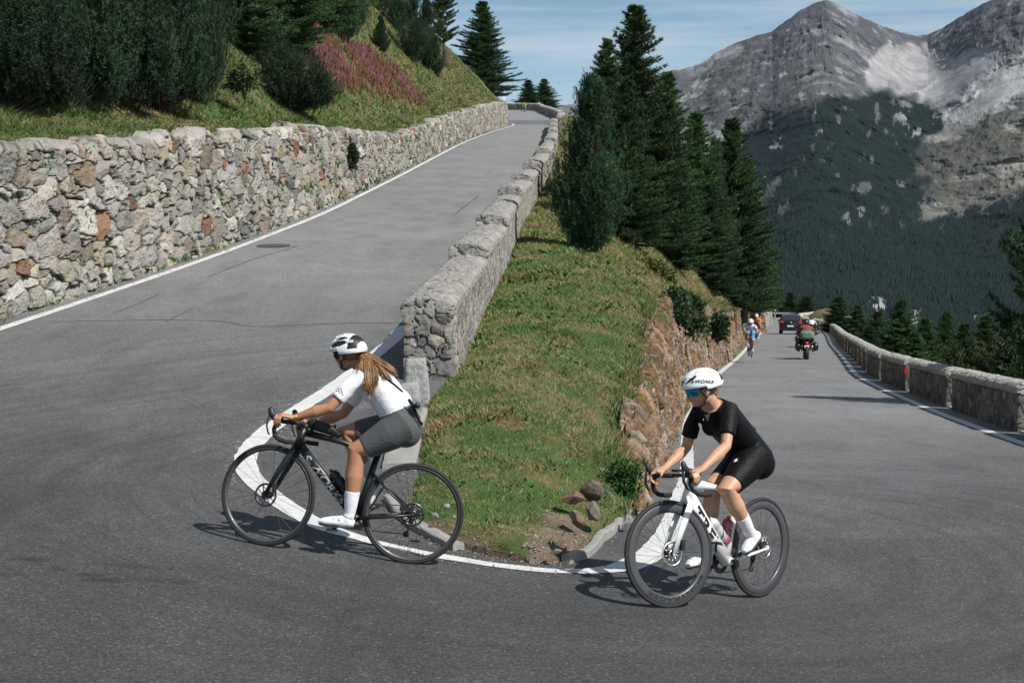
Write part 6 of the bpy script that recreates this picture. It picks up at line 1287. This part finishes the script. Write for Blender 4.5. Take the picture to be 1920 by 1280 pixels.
# ---------------- far riders ----------------
def ride_joints(hf=(.93,0,-.36),hu=(.3,0,1),y0=.82,foot=0.0,up=0.0,hand_dx=0):
    hx=.93
    D=dict(torso=np.array([(.16,0,.90,.12,.085),(.165,0,.955,.16,.115),(.24,0,1.06+up,.13,.105),(.34,0,1.16+up,.14,.11),(.44,0,1.235+up,.165,.105),(.50,0,1.275+up,.11,.07)]),
     head=(.62,0,1.36+up),hf=hf,hu=hu)
    for S_,s,ang in(('n',1,PI/2*1+2.2+foot),('f',-1,PI/2*-1+2.2+foot)):
        bb=np.array([.40,0,.272]); c,sn_=math.cos(ang),math.sin(ang); pe=bb+np.array([c*.168,0,sn_*.168]); hip=np.array([.20,s*.09,.93]); ank=np.array([pe[0]-.06,s*.11,pe[2]+.125])
        v=ank-hip; L=np.linalg.norm(v); a,b=.41,.40; d=min(L,.80)/2; h=math.sqrt(max(a*a-(L/2)**2,.0004)); kn=(hip+ank)/2+unit(np.cross([0,1,0],v)*-1 if np.cross([0,1,0],v)[0]<0 else np.cross([0,1,0],v))*h
        D.update({S_+'hip':hip,S_+'knee':kn,S_+'ank':ank,S_+'heel':(pe[0]-.12,s*.11,pe[2]+.045),S_+'toe':(pe[0]+.10,s*.115,pe[2]+.02),
          S_+'sh':(.44,s*.18,1.22+up),S_+'el':(.66,s*.235,1.03+up*.5),S_+'wr':(.90+hand_dx,s*.205,.925),S_+'kn2':(.965+hand_dx,s*.20,.925)})
    return D
def far_rider(px,py,Y,yaw,lab,blab,jc,sc_,fr,style=None,up=0,group=None,skin='skin3',helmc=None,foot=0.):
    g=at(px,py,Y); mt=bframe(g[0],Y,g[2],yaw,.06,0.0)
    b=bicycle(mt,0,blab,fr,None,(.85,.85),2.2+foot,(.19,0,.90),detail=False,deep=.03,group=group)
    jm=cloth('jersey_'+lab.split()[2],jc); sm_=cloth('shorts_'+lab.split()[2],sc_)
    p=person(mt,ride_joints(up=up,foot=foot),lab,M[skin],dict(jersey=jm,shorts=sm_,sock=M['sock'] if True else jm,shoe=M['shoe']),vox=.009,extra_bust=0,w=1.08,hm=[helmc or M['helm'],M['vent'],M['vent']],hs=1.05)
    glasses(p,ride_joints(up=up)['head'],(.93,0,-.36),(.3,0,1),lens1,M['gun']); return b,p
M['fr1']=mat('dark_frame_paint',(.02,.025,.03),.3,coat=.4); M['fr2']=mat('lime_frame_paint',(.25,.40,.03),.3,coat=.4)
def zpx(x,Y,z): P=np.array([x,Y,z]); d=Y*CP-z*SP; return 960+FPX*x/d,640-FPX*(Y*SP+z*CP)/d
far_rider(1404,668,53.8,-math.radians(86),'cyclist in pale blue and white jersey crouched low coming downhill','dark bicycle of the cyclist in pale blue',(.50,.56,.68),(.05,.25,.50),M['fr1'],up=-.06)
far_rider(1418,641,80,-math.radians(80),'cyclist in orange and black jersey riding behind the pale blue one','bicycle with lime frame under the cyclist in orange',(.75,.24,.03),(.015,.015,.03),M['fr2'],up=.07)
far_rider(985,214,203,-math.radians(75),'tiny far cyclist in yellow at the top bend of the upper road','bicycle of the tiny far cyclist at the top bend',(.55,.60,.10),(.02,.15,.2),M['fr1'],up=.04,helmc=mat('yellow_helmet',(.6,.6,.1),.4))
# ---------------- motorcycles ----------------
def mbframe(px,py,Y,dirx):
    g=at(px,py,Y); yaw=math.radians(dirx); return bframe(g[0],Y,g[2],yaw,-.06,.0)
M['mblack']=mat('motorcycle_black',(.012,.012,.013),.35,coat=.3); M['chrome']=mat('chrome',(.6,.6,.6),.15,metal=1); M['tail']=mat('tail_light_red',(.6,.02,.01),.3,emit=((1,.03,.01),1.2)); M['lampred']=mat('car_lamp_red',(.45,.012,.01),.2,coat=.5)
def motorcycle(mt,lab,net=None,group='motorcycles riding down the lower road'):
    e=empty('motorcycle',(0,0,0),lab,'motorcycle',group); e.matrix_world=mt
    def mw(x,w,name):
        t=np.linspace(0,2*PI,14,endpoint=False); V,F=lathe([(.235+.085*math.cos(a),w*math.sin(a)) for a in t],48); m=MB(); m.add(V+[x,0,.32],F); o=m.build(name,M['tyre'],smooth=True,parent=e)
        V,F=lathe([(.18,-.03),(.03,-.05),(.03,.05),(.18,.03)],24); m=MB(); m.add(V+[x,0,.32],F); m.build('rim',M['mblack'],smooth=True,parent=o); return o
    mw(0,.095,'rear_wheel'); mw(1.48,.06,'front_wheel')
    m=MB(); m.tube([(.15,0,.55),(.5,0,.55),(.8,0,.62),(1.15,0,.78),(1.28,0,.9)],[(.12,.16),(.2,.22),(.24,.26),(.22,.22),(.14,.14)],20,ref=(0,1,0)); m.build('fairing',M['mblack'],parent=e,smooth=True)
    m=MB(); m.tube([(-.12,0,.84),(0,0,.86),(.3,0,.84),(.7,0,.82)],[(.10,.04),(.15,.055),(.17,.06),(.13,.05)],16,ref=(0,1,0)); m.build('seat',M['plastic'],parent=e,smooth=True)
    m=MB(); m.tube([(-.22,0,.74),(-.05,0,.76),(.2,0,.74)],[(.09,.05),(.13,.08),(.15,.10)],14,ref=(0,1,0)); m.tube([(-.1,0,.68),(-.16,0,.5)],[(.10,.012),(.09,.01)],8,ref=(0,1,0)); m.build('tail_unit',M['mblack'],parent=e,smooth=True)
    m=MB(); m.box((-.20,0,.545),(.02,.18,.12)); m.build('number_plate',M['decalwhite'],parent=e)
    m=MB(); m.ell((-.24,0,.70),(.03,.055,.03)); m.build('tail_light',M['tail'],parent=e,smooth=True)
    for s in(-1,1):
        m=MB(); m.tube([(-.28,s*.20,.56),(-.2,s*.21,.54),(.3,s*.17,.38)],[(.055,.055),(.06,.06),(.03,.03)],16); x=m.build('exhaust',M['chrome'] if s<0 else M['mblack'],parent=e,smooth=True)
        m=MB(); m.box((-.02,s*.34,.56),(.42,.18,.32),taper=.88); m.ell((-.02,s*.34,.56),(.22,.13,.19)); m.build('pannier',M['mblack'],parent=e,smooth=True)
        m=MB(); m.tube([(1.1,s*.08,1.02),(1.0,s*.35,1.04),(.93,s*.40,1.03)],.018,8); m.tube([(1.02,s*.32,1.05),(1.05,s*.38,1.2)],.008,6); m.ell((1.04,s*.40,1.22),(.02,.07,.045)); m.build('handlebar',M['mblack'],parent=e,smooth=True)
    m=MB(); m.tube([(1.2,0,.95),(1.05,0,1.25)],[(.18,.01),(.14,.01)],12,ref=(0,1,0)); m.build('windscreen',mat('smoked_screen',(.03,.03,.03),.1),parent=e,smooth=True)
    if net:
        m=MB(); m.tube([(-.36,0,1.0),(-.34,0,1.0),(-.1,0,1.02),(.1,0,1.0),(.12,0,1.0)],[(.16,.08),(.27,.17),(.29,.18),(.27,.16),(.2,.1)],20,ref=(0,1,0),sq=.6); o=m.build('luggage_roll',mat('green_camo_cover',(.02,.10,.05),.6,noise=[(14,1,(.02,.02,.02)),(22,.8,(.25,.40,.30))]),smooth=True); o.matrix_world=mt; tag(o,'green patterned luggage strapped behind the nearest motorcyclist','luggage')
    return e
def moto_joints():
    D=dict(torso=np.array([(.36,0,.88,.17,.13),(.36,0,.96,.19,.15),(.40,0,1.08,.18,.15),(.45,0,1.20,.20,.15),(.50,0,1.32,.22,.14),(.53,0,1.38,.14,.09)]),head=(.58,0,1.49),hf=(1,0,-.1),hu=(.1,0,1))
    for S_,s in(('n',1),('f',-1)):
        D.update({S_+'hip':(.40,s*.12,.90),S_+'knee':(.78,s*.28,.80),S_+'ank':(.52,s*.27,.42),S_+'heel':(.44,s*.27,.34),S_+'toe':(.70,s*.30,.33),S_+'sh':(.50,s*.22,1.30),S_+'el':(.70,s*.36,1.10),S_+'wr':(.90,s*.37,1.05),S_+'kn2':(.97,s*.37,1.05)})
    return D
def moto_rider(mt,lab,jc,hc):
    j=cloth('jacket_'+lab.split()[2],jc); boot=mat('boot_black',(.012,.012,.012),.5); D=moto_joints()
    p=person(mt,D,lab,j,dict(jersey=j,shorts=M['kitblack'],sock=boot,shoe=boot),vox=.010,extra_bust=0,w=1.3,hm=[hc,hc,hc],hkind='aero')
    m=MB(); m.ell((.575,0,1.50),(.145,.125,.15),nu=28,nv=18); m.ell((.63,0,1.43),(.10,.10,.09),nu=24,nv=14); fuse(m,'full_face_helmet',hc,.010,4,parent=p); return p
hb=mat('helmet_black',(.015,.015,.016),.25,coat=.5,noise=[(9,.9,(.45,.03,.02))]); hk=mat('helmet_plain_black',(.015,.015,.016),.2,coat=.6)
mt=mbframe(1512,675,57,90+12+180-180+0 if False else 102,57) if False else None
def mdir(deg): return math.radians(deg)
def mm(px,py,Y,deg): g=at(px,py,Y); return bframe(g[0],g[1],g[2],math.radians(deg),-.07,0)
m1=mm(1512,675,57,99); motorcycle(m1,'nearest black motorcycle with side cases and green luggage seen from behind',net=True); moto_rider(m1,'motorcyclist in rusty red jacket on the nearest motorcycle',(.22,.06,.045),hk)
m2=mm(1507,655.5,75,100); motorcycle(m2,'middle black motorcycle mostly hidden by the nearest one'); moto_rider(m2,'motorcyclist in black jacket with red marked helmet on the middle motorcycle',(.03,.02,.02),hb)
m3=mm(1521,638,97,101); motorcycle(m3,'furthest motorcycle just behind the dark car'); moto_rider(m3,'motorcyclist in white jacket on the furthest motorcycle',(.62,.63,.66),hk)
# ---------------- car ----------------
def car():
    g=at(1482,626,111); z0=float(zL(111.)); mt=bframe(g[0],111,g[2],math.radians(103),-.06,0); e=empty('parked_car',(0,0,0),'dark compact people carrier seen from behind ahead of the motorcycles','car'); e.name='car'; e.matrix_world=mt
    paint=mat('dark_car_paint',(.018,.019,.022),.2,coat=.8,metal=.3); glass=mat('car_glass',(.03,.04,.045),.05,spec=.8)
    # stations along the length: x, half width at sill / shoulder / roof, heights
    st_=[(-.03,.72,.80,.78,.35,.72,.98),(.03,.84,.88,.80,.28,.95,1.10),(.12,.87,.90,.72,.26,1.0,1.42),(.35,.88,.91,.66,.25,1.0,1.52),(1.4,.88,.91,.67,.25,1.0,1.56),(2.3,.88,.91,.66,.25,.98,1.52),(2.9,.88,.90,.64,.25,.96,1.38),(3.3,.87,.89,.80,.25,.95,1.02),(3.9,.84,.86,.76,.26,.86,.92),(4.2,.74,.78,.6,.32,.66,.72)]
    V=[]
    for x,a,b,c,z1,z2,z3 in st_:
        half=[(0,z1),(a*.9,z1),(a,z1+.1),(b,z2*.75),(b,z2),(c+(b-c)*.45,(z2+z3)/2),(c,z3-.07),(c*.85,z3),(0,z3+.02)]
        V.append([(x,y,z) for y,z in half]+[(x,-y,z) for y,z in half[-2:0:-1]])
    V=np.array(V); n=V.shape[1]; F=gridfaces(len(st_),n,True).tolist(); F+=[tuple(range(n))[::-1],tuple(range((len(st_)-1)*n,len(st_)*n))]
    body=mk('body',V.reshape(-1,3),F,paint,parent=e,smooth=True); body.data.set_sharp_from_angle(angle=math.radians(35))
    m=MB(); m.add([(.035,.66,1.02),(.035,-.66,1.02),(.125,-.60,1.40),(.125,.60,1.40)],[(0,1,2,3)]); V_=np.array(m.v[0]); V_[:,0]-=.03; m=MB(); m.add(V_,[(0,1,2,3)]); m.build('rear_window',glass,parent=body)
    for s in(-1,1):
        m=MB(); m.ell((-.01,s*.70,.93),(.05,.17,.085),nu=18,nv=10); m.build('tail_light',M['lampred'],parent=body,smooth=True)
        m=MB(); m.add([(.5,s*.865,1.03),(2.75,s*.865,1.02),(2.5,s*.74,1.36),(.55,s*.72,1.40)],[(0,1,2,3)]); m.build('side_window',glass,parent=body)
        m=MB(); m.ell((2.75,s*1.02,1.02),(.07,.11,.075)); m.tube([(2.75,s*.9,.98),(2.75,s*1.0,1.0)],.02,6); m.build('wing_mirror',paint,parent=e,smooth=True)
        for x in(.75,3.35):
            t=np.linspace(0,2*PI,10,endpoint=False); Vw,Fw=lathe([(.25+.07*math.cos(a),.10*math.sin(a)) for a in t],32); m=MB(); m.add(Vw+[x,s*.80,.32],Fw); w=m.build('wheel',M['tyre'],parent=e,smooth=True)
    m=MB(); m.tube([(-.05,-.8,.50),(-.08,-.4,.48),(-.09,0,.48),(-.08,.4,.48),(-.05,.8,.50)],[(.10,.05)]*5,12); m.build('bumper',paint,parent=e,smooth=True)
    m=MB(); m.box((-.13,0,.62),(.02,.50,.11)); m.build('number_plate',M['decalwhite'],parent=e)
    m=MB(); m.tube([(-.055,0,.90),(-.03,0,.90)],[.055,.055],20); m.build('round_badge',M['chrome'],parent=body,smooth=True)
    m=MB(); m.box((-.02,0,.99),(.03,1.1,.03)); m.build('trim',M['plastic'],parent=body)
car()
# ---------------- mountain air ----------------
hm_=bpy.data.materials.new('haze'); hm_.use_nodes=True; nt=hm_.node_tree; nt.nodes.remove(nt.nodes['Principled BSDF']); pv=nt.nodes.new('ShaderNodeVolumePrincipled'); pv.inputs['Color'].default_value=(.60,.78,1,1); pv.inputs['Density'].default_value=1.0e-5; pv.inputs['Anisotropy'].default_value=.1
nt.links.new(pv.outputs[0],nt.nodes['Material Output'].inputs['Volume'])
mb=MB(); mb.box((0,3400,450),(12000,7400,3000)); hz=mb.build('haze',hm_); tag(hz,kind='stuff')
